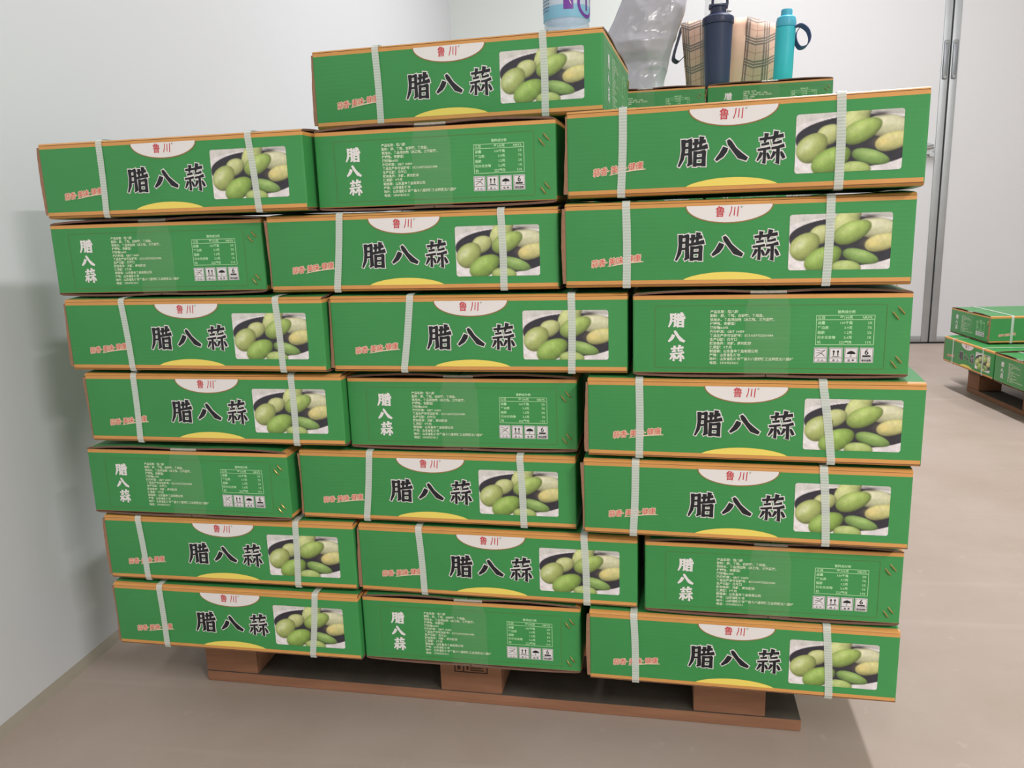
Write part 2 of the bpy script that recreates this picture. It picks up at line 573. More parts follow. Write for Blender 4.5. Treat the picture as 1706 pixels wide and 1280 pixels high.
# brush glyphs: strokes in a unit square, (points, widths)
GLYPH = {
    'la': [
        ([(0.17, 0.93), (0.17, 0.55), (0.13, 0.28), (0.01, 0.02)], [0.12, 0.10, 0.10, 0.05]),
        ([(0.10, 0.84), (0.28, 0.86), (0.46, 0.90)], [0.08, 0.07, 0.10]),
        ([(0.41, 0.92), (0.40, 0.55), (0.41, 0.10), (0.31, 0.04)], [0.10, 0.10, 0.12, 0.05]),
        ([(0.17, 0.64), (0.38, 0.66)], [0.06, 0.06]),
        ([(0.16, 0.42), (0.38, 0.44)], [0.06, 0.06]),
        ([(0.61, 0.93), (0.60, 0.76), (0.58, 0.60)], [0.12, 0.09, 0.06]),
        ([(0.80, 1.00), (0.77, 0.80), (0.74, 0.62)], [0.13, 0.09, 0.06]),
        ([(0.49, 0.77), (0.72, 0.80), (0.93, 0.85)], [0.07, 0.07, 0.10]),
        ([(0.45, 0.57), (0.72, 0.61), (1.00, 0.67)], [0.07, 0.08, 0.12]),
        ([(0.58, 0.52), (0.57, 0.30), (0.56, 0.00)], [0.10, 0.09, 0.10]),
        ([(0.55, 0.46), (0.72, 0.47), (0.92, 0.50)], [0.07, 0.07, 0.10]),
        ([(0.88, 0.52), (0.87, 0.28), (0.86, 0.00)], [0.11, 0.10, 0.12]),
        ([(0.58, 0.28), (0.86, 0.29)], [0.06, 0.06]),
        ([(0.56, 0.07), (0.86, 0.07)], [0.07, 0.07]),
    ],
    'ba': [
        ([(0.31, 0.66), (0.27, 0.52), (0.18, 0.32), (0.01, 0.10)], [0.15, 0.17, 0.15, 0.07]),
        ([(0.38, 0.99), (0.44, 0.84), (0.58, 0.55), (0.76, 0.26), (0.98, 0.09)], [0.08, 0.14, 0.13, 0.18, 0.10]),
    ],
    'suan': [
        ([(0.08, 0.79), (0.50, 0.82), (0.96, 0.88)], [0.07, 0.07, 0.10]),
        ([(0.34, 0.97), (0.32, 0.84), (0.27, 0.68)], [0.12, 0.09, 0.05]),
        ([(0.70, 1.02), (0.66, 0.86), (0.58, 0.70)], [0.13, 0.10, 0.05]),
        ([(0.15, 0.62), (0.28, 0.63), (0.44, 0.66)], [0.06, 0.06, 0.08]),
        ([(0.02, 0.46), (0.26, 0.48), (0.49, 0.51)], [0.06, 0.065, 0.07]),
        ([(0.28, 0.48), (0.28, 0.25), (0.27, 0.03), (0.19, 0.06)], [0.08, 0.08, 0.09, 0.03]),
        ([(0.17, 0.38), (0.11, 0.25), (0.01, 0.12)], [0.09, 0.08, 0.04]),
        ([(0.37, 0.36), (0.42, 0.26), (0.46, 0.16)], [0.05, 0.08, 0.06]),
        ([(0.57, 0.65), (0.72, 0.66), (0.90, 0.70)], [0.06, 0.06, 0.08]),
        ([(0.53, 0.49), (0.78, 0.52), (1.00, 0.57)], [0.06, 0.07, 0.10]),
        ([(0.77, 0.52), (0.77, 0.25), (0.77, 0.00), (0.67, 0.05)], [0.09, 0.09, 0.10, 0.03]),
        ([(0.65, 0.39), (0.60, 0.27), (0.52, 0.16)], [0.09, 0.08, 0.04]),
        ([(0.88, 0.38), (0.94, 0.27), (1.00, 0.16)], [0.05, 0.09, 0.08]),
    ],
}


def glyph(pr, g, u0, v0, w, h, mi, layer, grow=0.0, bold=1.0):
    for k, (pts, ws) in enumerate(GLYPH[g]):
        s = (w + h) / 2
        pr.line([(u0 + p[0] * w, v0 + p[1] * h) for p in pts], [x * s * bold for x in ws], mi, layer + k * 0.02, grow)


def half_ellipse(uc, a, v_flat, depth, down, n=28):
    pts = []
    for k in range(n + 1):
        t = math.pi * k / n
        pts.append((uc + a * math.cos(t), v_flat + (-1 if down else 1) * depth * math.sin(t) ** 1.0))
    return pts


# --- long side
pr = Print()
for g, u0, v0, w, h in (('la', 135.5, 28.5, 33.5, 33.5), ('ba', 178, 32, 36, 25), ('suan', 224, 27.5, 29.5, 35)):
    glyph(pr, g, u0 * mm, v0 * mm, w * mm, h * mm, 0, 0, grow=1.2 * mm, bold=1.32)
    glyph(pr, g, u0 * mm, v0 * mm, w * mm, h * mm, 1, 2, bold=1.32)
ME = {}
ME['product_lettering'] = pr.mesh('product_lettering', [M['white'], M['black']], 'front')

pr = Print()
a, d = 49.5, 22.2
pr.poly(half_ellipse(196.5 * mm, (a + 0.9) * mm, 92.9 * mm, (d - 1.1) * mm, True), 1, 0)
pr.poly(half_ellipse(196.5 * mm, (a - 0.6) * mm, 92.9 * mm, (d - 2.4) * mm, True), 0, 1)
ME['brand_emblem'] = pr.mesh('brand_emblem', [M['white'], M['brownline']], 'front')
pr = Print()
pr.text('鲁', 180.5 * mm, 80.6 * mm, 13.2 * mm, 0, 2, sx=0.88, off=0.00012, shear=0.1)
pr.text('川', 196.5 * mm, 80.6 * mm, 13.2 * mm, 0, 2, sx=0.88, off=0.00012, shear=0.1)
pr.text('®', 209.6 * mm, 88.6 * mm, 4.4 * mm, 1, 2)
ME['brand_lettering'] = pr.mesh('brand_lettering', [M['red'], M['faintline']], 'front')

pr = Print()
# yellow dome: a shallow segment of an ellipse
seg = []
for k in range(29):
    t = k / 28.0
    x = -1 + 2 * t
    seg.append(((195.9 + 51.8 * x) * mm, (5.6 + 9.2 * (1 - x * x) ** 0.75) * mm))
pr.poly(seg[::-1], 0, 0)
ME['yellow_emblem'] = pr.mesh('yellow_emblem', [M['yellow']], 'front')

pr = Print()
slog = '蒜香·美味·健康'
u = 33.0
for k, ch in enumerate(slog):
    adv = 3.6 if ch == '·' else 9.0
    v = 22.6 + (u - 33) * 0.115
    for q in range(8):
        pr.text(ch, (u + 0.75 * math.cos(q * math.pi / 4)) * mm, (v + 0.75 * math.sin(q * math.pi / 4)) * mm, 9.8 * mm, 1, 0.03 * q, rot=R(7), sx=0.92, shear=0.15)
    pr.text(ch, u * mm, v * mm, 9.8 * mm, 0, 1.5, rot=R(7), sx=0.92, shear=0.15)
    u += adv
pr.line([(53 * mm, 23.0 * mm), (66 * mm, 25.6 * mm), (80 * mm, 27.6 * mm), (97 * mm, 28.6 * mm)], [0.6 * mm, 1.4 * mm, 1.5 * mm, 0.9 * mm], 1, 2)
ME['slogan_lettering'] = pr.mesh('slogan_lettering', [M['slogan'], M['pale']], 'front')


# --- printed photograph of the garlic (flat print, colour per vertex)
def garlic_picture():
    nu, nv = 150, 88
    U, V = np.meshgrid(np.linspace(0, 1, nu), np.linspace(0, 1, nv))      # V downwards
    asp = 110.5 / 63.5
    X, Y = U * asp, V
    img = np.zeros((nv, nu, 3))

    def c(r, g, b):
        return np.array([r, g, b], float)

    def ss(t):
        t = np.clip(t, 0, 1)
        return (t * t * (3 - 2 * t))[..., None]
    img[:] = c(206, 202, 196)
    img += (U[..., None] - 0.3) * c(-14, -12, -16) + (V[..., None] - 0.2) * c(14, 10, 12)
    # dark soy in the bowl, white rim below
    dyb = Y - 0.42
    e = ((X - 1.06) / 1.07) ** 2 + (dyb / np.where(dyb < 0, 0.36, 0.515)) ** 2
    rim = ((X - 1.06) / 1.3) ** 2 + (dyb / np.where(dyb < 0, 0.37, 0.72)) ** 2
    img = img * (1 - ss((1.05 - rim) / 0.04)) + c(226, 219, 220) * ss((1.05 - rim) / 0.04)
    k = ss((1.0 - e) / 0.035)
    img = img * (1 - k) + c(52, 50, 60) * k
    # top left: pale table above the rim of the bowl
    cl = [  # cx, cy, a, b, angle, base, highlight
        (1.50, 0.27, 0.40, 0.20, 4, c(206, 206, 160), c(226, 222, 192)),
        (0.98, 0.12, 0.36, 0.21, -55, c(192, 202, 124), c(212, 216, 152)),
        (0.56, 0.36, 0.24, 0.18, -22, c(188, 196, 122), c(214, 216, 164)),
        (0.28, 0.57, 0.31, 0.245, -42, c(172, 186, 100), c(228, 232, 190)),
        (1.08, 0.33, 0.37, 0.20, -24, c(156, 184, 88), c(196, 212, 132)),
        (1.60, 0.52, 0.335, 0.165, -14, c(210, 206, 128), c(232, 220, 160)),
        (0.60, 0.80, 0.375, 0.225, -28, c(142, 178, 76), c(180, 206, 116)),
        (1.24, 0.77, 0.345, 0.135, 15, c(132, 170, 86), c(172, 198, 118)),
        (1.00, 0.97, 0.28, 0.15, 0, c(172, 196, 106), c(202, 214, 142)),
    ]
    for cx, cy, a_, b_, ang, base, hi in cl:
        t = R(ang)
        a_, b_ = a_ * 0.96, b_ * 0.96
        dx, dy = X - cx, Y - cy
        p = (dx * math.cos(t) + dy * math.sin(t)) / a_
        q = (-dx * math.sin(t) + dy * math.cos(t)) / b_
        r2 = p * p + q * q * (1 + 0.25 * p)
        mask = ss((1.0 - r2) / 0.17)
        shade = 1.0 - 0.36 * np.clip(r2, 0, 1) ** 2 - 0.20 * np.clip(q, -1, 1)
        col = base * shade[..., None] * 1.02
        h_ = np.exp(-(((p + 0.15) / 0.55) ** 2 + ((q + 0.38) / 0.34) ** 2))[..., None]
        col = col * (1 - 0.75 * h_) + hi * 0.75 * h_
        img = img * (1 - mask) + col * mask
    # notch of dark sauce at the top and the yellow bruise of the right-hand clove
    g = np.exp(-(((X - 1.36) / 0.14) ** 2 + ((Y - 0.07) / 0.035) ** 2))[..., None]
    img = img * (1 - 0.85 * g) + c(58, 52, 56) * 0.85 * g
    g = np.exp(-(((X - 1.42) / 0.14) ** 2 + ((Y - 0.53) / 0.08) ** 2))[..., None]
    img = img * (1 - 0.5 * g) + c(224, 194, 112) * 0.5 * g
    rs_ = np.random.RandomState(4)
    mott = np.zeros((nv, nu))
    for n_ in (6, 14, 30):
        g_ = rs_.rand(n_ + 2, 2 * n_ + 2)
        yi, xi = V * n_, U * 2 * n_
        y0_, x0_ = yi.astype(int), xi.astype(int)
        fy, fx = yi - y0_, xi - x0_
        mott += ((g_[y0_, x0_] * (1 - fx) + g_[y0_, x0_ + 1] * fx) * (1 - fy) + (g_[y0_ + 1, x0_] * (1 - fx) + g_[y0_ + 1, x0_ + 1] * fx) * fy - 0.5) / 3
    img *= (1 + 0.22 * mott)[..., None]
    grey = img.mean(axis=2, keepdims=True)
    img = grey + (img - grey) * 0.86
    img = np.clip(img, 0, 255) / 255.0
    linr = np.where(img <= 0.04045, img / 12.92, ((img + 0.055) / 1.055) ** 2.4)
    u0, u1, v0, v1 = 265.2 * mm, 375.6 * mm, 15.4 * mm, 79.4 * mm
    # rounded corners: squeeze the outermost grid rows in at the corners
    r = 3.2 * mm
    verts = []
    for j in range(nv):
        for i in range(nu):
            uu = u0 + (u1 - u0) * i / (nu - 1)
            vv = v1 - (v1 - v0) * j / (nv - 1)
            cx = min(max(uu, u0 + r), u1 - r)
            cy = min(max(vv, v0 + r), v1 - r)
            dx, dy = uu - cx, vv - cy
            dd = math.hypot(dx, dy)
            if dd > r:
                uu, vv = cx + dx * r / dd, cy + dy * r / dd
            verts.append((-L / 2 + uu, -W / 2 - 0.0004, vv))
    faces = [(j * nu + i, (j + 1) * nu + i, (j + 1) * nu + i + 1, j * nu + i + 1) for j in range(nv - 1) for i in range(nu - 1)]
    me = bpy.data.meshes.new('garlic_picture')
    me.from_pydata(verts, [], faces)
    ca = me.color_attributes.new('print', 'FLOAT_COLOR', 'POINT')
    buf = np.ones((nv * nu, 4), np.float32)
    buf[:, :3] = linr.reshape(-1, 3)
    ca.data.foreach_set('color', buf.ravel())
    m = mat('printed_photo', (120, 120, 120), rough=0.35)
    nt = m.node_tree
    at = nt.nodes.new('ShaderNodeVertexColor')
    at.layer_name = 'print'
    nt.links.new(at.outputs[0], nt.nodes['Principled BSDF'].inputs['Base Color'])
    me.materials.append(m)
    me.polygons.foreach_set('use_smooth', [True] * len(me.polygons))
    return me


ME['garlic_picture'] = garlic_picture()

# --- end panel
pr = Print()
for g, u0, v0, w, h in (('la', 44, 58, 20, 18), ('ba', 44, 38.5, 20, 15), ('suan', 46, 15, 17, 20)):
    glyph(pr, g, u0 * mm, v0 * mm, w * mm, h * mm, 0, 0, grow=0.3 * mm, bold=1.25)
ME['vertical_lettering'] = pr.mesh('vertical_lettering', [M['white']], 'end')
pr = Print()
lines = ['产品名称：腊八蒜', '配料：蒜、食醋、白砂糖、食用盐、', '饮用水、食品添加剂（冰乙酸、三氯蔗糖、', '柠檬酸、安赛蜜）', '固形物≥60%', '执行标准：GB/T 10439',
         '食品生产许可证编号：SC11637152201084', '生产日期：见封口', '贮存条件：冷藏、避光贮存', '保质期：9个月', '制造商：山东昌金食品有限公司', '产地：山东省聊城市',
         '地址：山东省聊城市莘县十八里铺镇工业园区北八里村', '电话：13969531511']
for k, s in enumerate(lines):
    pr.text(s, 94 * mm, (75.2 - 4.86 * k) * mm, 4.1 * mm, 0, 0, off=0.00011, res=1)
ME['information_lettering'] = pr.mesh('information_lettering', [M['cream']], 'end')
pr = Print()
pr.text('营养成分表', 240.5 * mm, 74.2 * mm, 4.0 * mm, 0, 0, off=0.00011)
pr.ring(217 * mm, 282.5 * mm, 36 * mm, 72 * mm, 0.7 * mm, 0, 0)
pr.rect(217 * mm, 282.5 * mm, 66.1 * mm, 66.8 * mm, 0, 0)
rowsT = [('项目', '每100克', 'NRV%'), ('能量', '160千焦', '2%'), ('蛋白质', '3.9克', '7%'), ('脂肪', '1.2克', '2%'), ('碳水化合物', '2.6克', '1%'), ('钠', '222毫克', '11%')]
for k, (a_, b_, c_) in enumerate(rowsT):
    v = (67.6 - 5.85 * k) * mm - (0.5 * mm if k else 0)
    pr.text(a_, 219 * mm, v, 4.1 * mm, 0, 0, off=0.00011)
    pr.text(b_, 258 * mm, v, 4.1 * mm, 0, 0, off=0.00011, align='RIGHT')
    pr.text(c_, 279.5 * mm, v, 4.1 * mm, 0, 0, off=0.00011, align='RIGHT')
ME['nutrition_table'] = pr.mesh('nutrition_table', [M['lightgreen']], 'end')
pr = Print()
for (x0, x1, y0, y1) in ((30, 293, 84.2, 84.7), (30, 293, 6.8, 7.3), (27.4, 27.9, 9.5, 82), (295, 295.5, 9.5, 82)):
    pr.rect(x0 * mm, x1 * mm, y0 * mm, y1 * mm, 0, 0)
for cx, cy, a0 in ((293, 82.2, 0), (30, 82.2, 90), (30, 9.3, 180), (293, 9.3, 270)):
    pr.line([((cx + 2.4 * math.cos(R(a0 + 15 * k))) * mm, (cy + 2.4 * math.sin(R(a0 + 15 * k))) * mm) for k in range(7)], 0.5 * mm, 0, 0)
ME['printed_frame'] = pr.mesh('printed_frame', [M['faintline']], 'end')
ICON = []
for k, (x0, x1, cap) in enumerate(((216, 231.3, '小  心'), (233.3, 248.5, '向  上'), (250.5, 265.6, '怕  湿'), (267.7, 282.8, '堆码层数'))):
    pr = Print()
    pr.rect(x0 * mm, x1 * mm, 14.6 * mm, 32.8 * mm, 0, 0)
    pr.ring((x0 + 0.7) * mm, (x1 - 0.7) * mm, 15.4 * mm, 32.0 * mm, 0.35 * mm, 1, 1)
    pr.rect((x0 + 0.7) * mm, (x1 - 0.7) * mm, 20.2 * mm, 20.6 * mm, 1, 1)
    xc = (x0 + x1) / 2
    pr.text(cap, xc * mm, 16.4 * mm, 2.9 * mm, 1, 1, align='CENTER', off=0.00005)
    if k == 0:      # fragile / handle-with-care hands in thin grey line
        pr.line([((xc - 4.8) * mm, 22.5 * mm), ((xc - 1) * mm, 24.8 * mm), ((xc + 4.6) * mm, 29.5 * mm)], 0.6 * mm, 2, 1)
        pr.line([((xc - 5) * mm, 30 * mm), ((xc + 1) * mm, 28.6 * mm), ((xc + 4.6) * mm, 29.8 * mm)], 0.5 * mm, 2, 1)
        pr.line([((xc - 5) * mm, 26.3 * mm), ((xc - 1) * mm, 26.8 * mm), ((xc + 2.2) * mm, 25 * mm), ((xc + 4.6) * mm, 22.4 * mm)], 0.6 * mm, 2, 1)
    if k == 1:
        for s in (-2.4, 2.4):
            pr.rect((xc + s - 0.55) * mm, (xc + s + 0.55) * mm, 23.2 * mm, 28.3 * mm, 1, 1)
            pr.poly([((xc + s - 1.6) * mm, 27.4 * mm), ((xc + s + 1.6) * mm, 27.4 * mm), ((xc + s) * mm, 30.2 * mm)], 1, 1)
        pr.rect((xc - 4.2) * mm, (xc + 4.2) * mm, 21.7 * mm, 22.5 * mm, 1, 1)
    if k == 2:
        pts = half_ellipse(xc * mm, 4.8 * mm, 25.2 * mm, 3.6 * mm, False, 16)
        pr.poly(pts, 1, 1)
        pr.rect((xc - 0.25) * mm, (xc + 0.25) * mm, 22.4 * mm, 29.6 * mm, 1, 1)
        pr.line([(xc * mm, 22.4 * mm), ((xc - 0.8) * mm, 21.9 * mm), ((xc - 1.5) * mm, 22.6 * mm)], 0.45 * mm, 1, 1)
    if k == 3:
        pr.text('6', xc * mm, 24.6 * mm, 9.2 * mm, 1, 1, align='CENTER', off=0.0001, res=3)
        pr.rect((xc - 4.6) * mm, (xc + 4.6) * mm, 21.7 * mm, 23.7 * mm, 1, 1)
    ICON.append(pr.mesh('handling_symbol', [M['iconwhite'], M['black'], M['stamp']], 'end'))


# ------------------------------------------------------------------ carton body
def carton_body():
    mb = MB()
    r = 0.0028
    prof = []                     # plan outline with rounded corners, with a face id per segment
    for cx, cy, a0 in ((L / 2 - r, W / 2 - r, 0), (-L / 2 + r, W / 2 - r, 90), (-L / 2 + r, -W / 2 + r, 180), (L / 2 - r, -W / 2 + r, 270)):
        for k in range(4):
            a = R(a0 + 30 * k)
            prof.append((cx + r * math.cos(a), cy + r * math.sin(a), a0))
    n = len(prof)
    zl = [0.0, 0.0012, 0.0058, 0.02, 0.05, 0.08, 0.0922, 0.0965, H]
    rows = []
    for z in zl:
        ins = 0.0
        if z < 0.001 or z > H - 0.0005:
            ins = 0.0009
        rows.append([(x * (1 - ins / (L / 2)), y * (1 - ins / (W / 2)), z) for x, y, _ in prof])

    def mi(a, b):
        nm = Vector((prof[b][0] + prof[(b + 1) % n][0], prof[b][1] + prof[(b + 1) % n][1]))
        end = abs(nm.x) / L > abs(nm.y) / W
        if a >= 6:
            return 1
        if a == 0:
            return 1
        if a == 1 and not end:
            return 1
        return 0
    mb.grid(rows, mi, close_u=True)
    # folded-in minor flaps just below the rims
    mb.quad([(x * 0.985, y * 0.985, H - 0.0035) for x, y, _ in prof], 2)
    mb.quad([(x * 0.985, y * 0.985, 0.0035) for x, y, _ in prof][::-1], 2)
    mb.grid([[(x, y, H - 0.0002) for x, y, _ in prof], [(x * 0.985, y * 0.985, H - 0.0035) for x, y, _ in prof]], 2, close_u=True)
    mb.grid([[(x * 0.985, y * 0.985, 0.0035) for x, y, _ in prof], [(x, y, 0.0002) for x, y, _ in prof]], 2, close_u=True)
    return smooth_angle(mb.mesh('body', [M['green'], M['tan'], M['kraft_dark']]), 35)


def major_flap(sign, top, bulge):
    """one long flap hinged on the long side (y = sign*W/2), ending at the middle seam; bulges a little"""
    mb = MB()
    th = 0.0028
    ys = [0.0, 0.0015, 0.004, 0.007, 0.02, 0.04, 0.075, 0.11, 0.138, W / 2 - 0.0008]
    zs = [0.0, 0.0016, 0.0026, 0.0030, 0.0034, 0.0038, 0.0042 + bulge, 0.0044 + bulge, 0.0042 + bulge * 0.6, 0.0040]
    xs = [-L / 2 + 0.0006, -L * 0.36, -L / 5, 0, L / 5, L * 0.36, L / 2 - 0.0006]
    up = 1 if top else -1
    z0 = H if top else 0.0

    def P(x, k, t):
        y = sign * (W / 2 - ys[k])
        lift = zs[k] * (1.0 if abs(x) > L * 0.2 else 0.92)
        if abs(x) > L * 0.4:
            lift += (0.0022 if top else 0.0008) * math.sin(math.pi * min(1.0, max(0.0, (ys[k] - 0.004) / (W / 2 - 0.012)))) ** 0.8
        zz = z0 + up * (lift - t)
        return (x, y, zz)
    rows = [[P(x, k, 0) for x in xs] for k in range(len(ys))]
    rows_in = [[P(x, k, min(th, zs[k])) for x in xs] for k in range(len(ys))]
    fl = (sign > 0) == top
    mb.grid(rows, lambda a, b: 1 if a < 3 else 0, flip=not fl)
    mb.grid(rows_in, 2, flip=fl)
    for xi in (0, len(xs) - 1):
        mb.grid([[r_[xi] for r_ in rows], [r_[xi] for r_ in rows_in]], 3, flip=(xi == 0))
    mb.grid([rows[-1], rows_in[-1]], 3)
    return smooth_angle(mb.mesh('top_flap' if top else 'bottom_flap', [M['green'], M['tan'], M['kraft_dark'], M['kraft_dark']]), 50)


ME['body'] = carton_body()
FLAPS_T = [[major_flap(s, True, b) for s in (-1, 1)] for b in (0.0, 0.0005, 0.0002)]
FLAPS_B = [[major_flap(s, False, b) for s in (-1, 1)] for b in (0.0, 0.0)]


def tape_mesh():
    mb = MB()
    w = 0.026
    zt = H + 0.0052
    path = [(L / 2 + 0.0016, H - 0.055), (L / 2 + 0.0016, H - 0.02), (L / 2 + 0.0016, H + 0.002), (L / 2 + 0.0002, zt - 0.0004), (L / 2 - 0.004, zt),
            (0, zt - 0.001), (-L / 2 + 0.004, zt), (-L / 2 - 0.0002, zt - 0.0004), (-L / 2 - 0.0016, H + 0.002), (-L / 2 - 0.0016, H - 0.055)]
    mb.grid([[(x, -w * (0.8 if 1 < i_ < 5 else 1), z), (x, 0, z), (x, w * (0.8 if 1 < i_ < 5 else 1), z)] for i_, (x, z) in enumerate(path)], lambda a, b: 1 if a in (2, 6) else 0)
    zb = -0.0047
    path = [(L / 2 + 0.0016, 0.045), (L / 2 + 0.0016, 0.0), (L / 2, zb + 0.0004), (L / 2 - 0.004, zb), (-L / 2 + 0.004, zb), (-L / 2, zb + 0.0004), (-L / 2 - 0.0016, 0.0), (-L / 2 - 0.0016, 0.045)]
    mb.grid([[(x, -w, z), (x, 0, z), (x, w, z)] for x, z in path], flip=True)
    return mb.mesh('packing_tape', [M['tape'], M['tape_fold']], True)


ME['packing_tape'] = tape_mesh()


def joint_mesh(seed):
    """glued joint of the blank: the raw corrugated edge that stands proud at the left edge of the long side"""
    rnd = random.Random(seed)
    mb = MB()
    rows = []
    n = 12
    for k in range(n + 1):
        z = 0.0025 + (H - 0.005) * k / n
        o_ = 0.0030 + 0.0016 * math.sin(3.1 * k / n + seed) + rnd.uniform(-0.0003, 0.0003)
        y0 = -W / 2 + 0.0006
        rows.append([(-L / 2 + 0.001, y0, z), (-L / 2 - o_, y0 + 0.0004, z), (-L / 2 - o_ - 0.0002, y0 + 0.0016, z), (-L / 2 - o_ + 0.0003, y0 + 0.0034, z), (-L / 2 + 0.001, y0 + 0.0052, z)])
    mb.grid(rows, 0, flip=True)
    mb.quad(rows[-1], 0)
    mb.quad(rows[0][::-1], 0)
    return mb.mesh('joint_edge', M['kraft'])


JOINTS = [joint_mesh(s) for s in range(5)]


def staple_mesh():
    mb = MB()
    x = L / 2 + 0.0008
    u = [(301.6, 75.4, 308.6, 66.4), (307.4, 81.4, 314.8, 72.6), (302.8, 17.0, 309.2, 8.2), (307.9, 22.8, 314.6, 14.4)]
    res = []
    for (u0, v0, u1, v1) in u:
        t = MB()
        pts = []
        for k in range(7):
            f = k / 6
            bow = 0.0012 * math.sin(math.pi * f) ** 0.5 if 0 < k < 6 else -0.0012
            pts.append((x - 0.0002 + bow, -W / 2 + (u0 + (u1 - u0) * f) * mm, (v0 + (v1 - v0) * f) * mm))
        t.tube(pts, 0.00085, 6)
        res.append(smooth_angle(t.mesh('staple', M['staple'])))
    return res


STAPLES = staple_mesh()


def strap_mesh(ut, ub):
    """plastic strap right round the carton; ut/ub: metres from the left edge at the top and bottom of the front"""
    mb = MB()
    hw, th = 0.00485, 0.0007
    g = 0.0011
    xt, xb = -L / 2 + ut, -L / 2 + ub
    yF, yB = -W / 2 - g, W / 2 + g
    zT, zB = H + 0.0054, -0.0049
    path = []

    def add(x, y, z):
        path.append((x, y, z))
    for k in range(7):
        f = k / 6
        add(xb + (xt - xb) * f + 0.0008 * math.sin(math.pi * f), yF, 0.002 + (H - 0.004) * f)
    add(xt, yF + 0.0006, H + 0.0016)
    add(xt, yF + 0.0034, H + 0.0042)
    add(xt, yF + 0.012, H + 0.0048)
    add(xt, -0.085, zT)
    add(xt, 0, zT)
    add(xt, 0.085, zT)
    add(xt, yB - 0.012, H + 0.0048)
    add(xt, yB - 0.0034, H + 0.0042)
    add(xt, yB - 0.0006, H + 0.0016)
    add(xt, yB, H - 0.002)
    add(xb, yB, 0.002)
    add(xb, yB - 0.002, -0.0036)
    add(xb, yB - 0.012, -0.0044)
    add(xb, 0, zB)
    add(xb, yF + 0.012, -0.0044)
    add(xb, yF + 0.002, -0.0036)
    n = len(path)
    out, inn = [], []
    for k in range(n):
        p = Vector(path[k])
        t = (Vector(path[(k + 1) % n]) - Vector(path[k - 1])).normalized()
        nrm = Vector((1, 0, 0)).cross(t).normalized() * th
        out.append([(p.x - hw, p.y, p.z), (p.x + hw, p.y, p.z)])
        inn.append([(p.x - hw, p.y - nrm.y, p.z - nrm.z), (p.x + hw, p.y - nrm.y, p.z - nrm.z)])
    out.append(out[0])
    inn.append(inn[0])
    mb.grid(out, 0, flip=True)
    return smooth_angle(mb.mesh('strap', M['strap']), 60)


# copies of finished cartons share these meshes
def carton(label, kind_face, x, y, z, yaw, group, seed=0, straps=None, faces=None, corner=True):
    """kind_face 'L': long printed side towards -y;  'E': text end towards -y.  (x, y): front left corner when corner"""
    base = yaw if kind_face == 'L' else yaw - math.pi / 2
    if corner:
        w, d = (L, W) if kind_face == 'L' else (W, L)
        ux, uy = math.cos(yaw), math.sin(yaw)
        cx = x + ux * w / 2 - uy * d / 2
        cy = y + uy * w / 2 + ux * d / 2
    else:
        cx, cy = x, y
    t = thing('garlic_carton', label, 'carton', (cx, cy, z + FZ), base, group)
    if faces is None:
        faces = 'F' if kind_face == 'L' else 'E'
    obj('body', ME['body'], t)
    for me in FLAPS_T[seed % 3]:
        obj('top_flap', me, t)
    for me in FLAPS_B[seed % 2]:
        obj('bottom_flap', me, t)
    obj('packing_tape', ME['packing_tape'], t)
    for (ut, ub) in (straps or ((0.080, 0.080), (0.320, 0.320))):
        obj('strap', strap_mesh(ut, ub), t)
    if 'F' in faces:
        obj('joint_edge', JOINTS[seed % 5], t)['label'] = 'raw brown corrugated edge at the corner'
        obj('product_lettering', ME['product_lettering'], t)
        b = obj('brand_emblem', ME['brand_emblem'], t)
        obj('brand_lettering', ME['brand_lettering'], b)
        obj('yellow_emblem', ME['yellow_emblem'], t)
        obj('slogan_lettering', ME['slogan_lettering'], t)
        obj('garlic_picture', ME['garlic_picture'], t)
    if 'E' in faces:
        obj('vertical_lettering', ME['vertical_lettering'], t)
        obj('information_lettering', ME['information_lettering'], t)
        obj('nutrition_table', ME['nutrition_table'], t)
        obj('printed_frame', ME['printed_frame'], t)
        for me in ICON:
            obj('handling_symbol', me, t)
        for me in STAPLES:
            obj('staple', me, t)
    return t


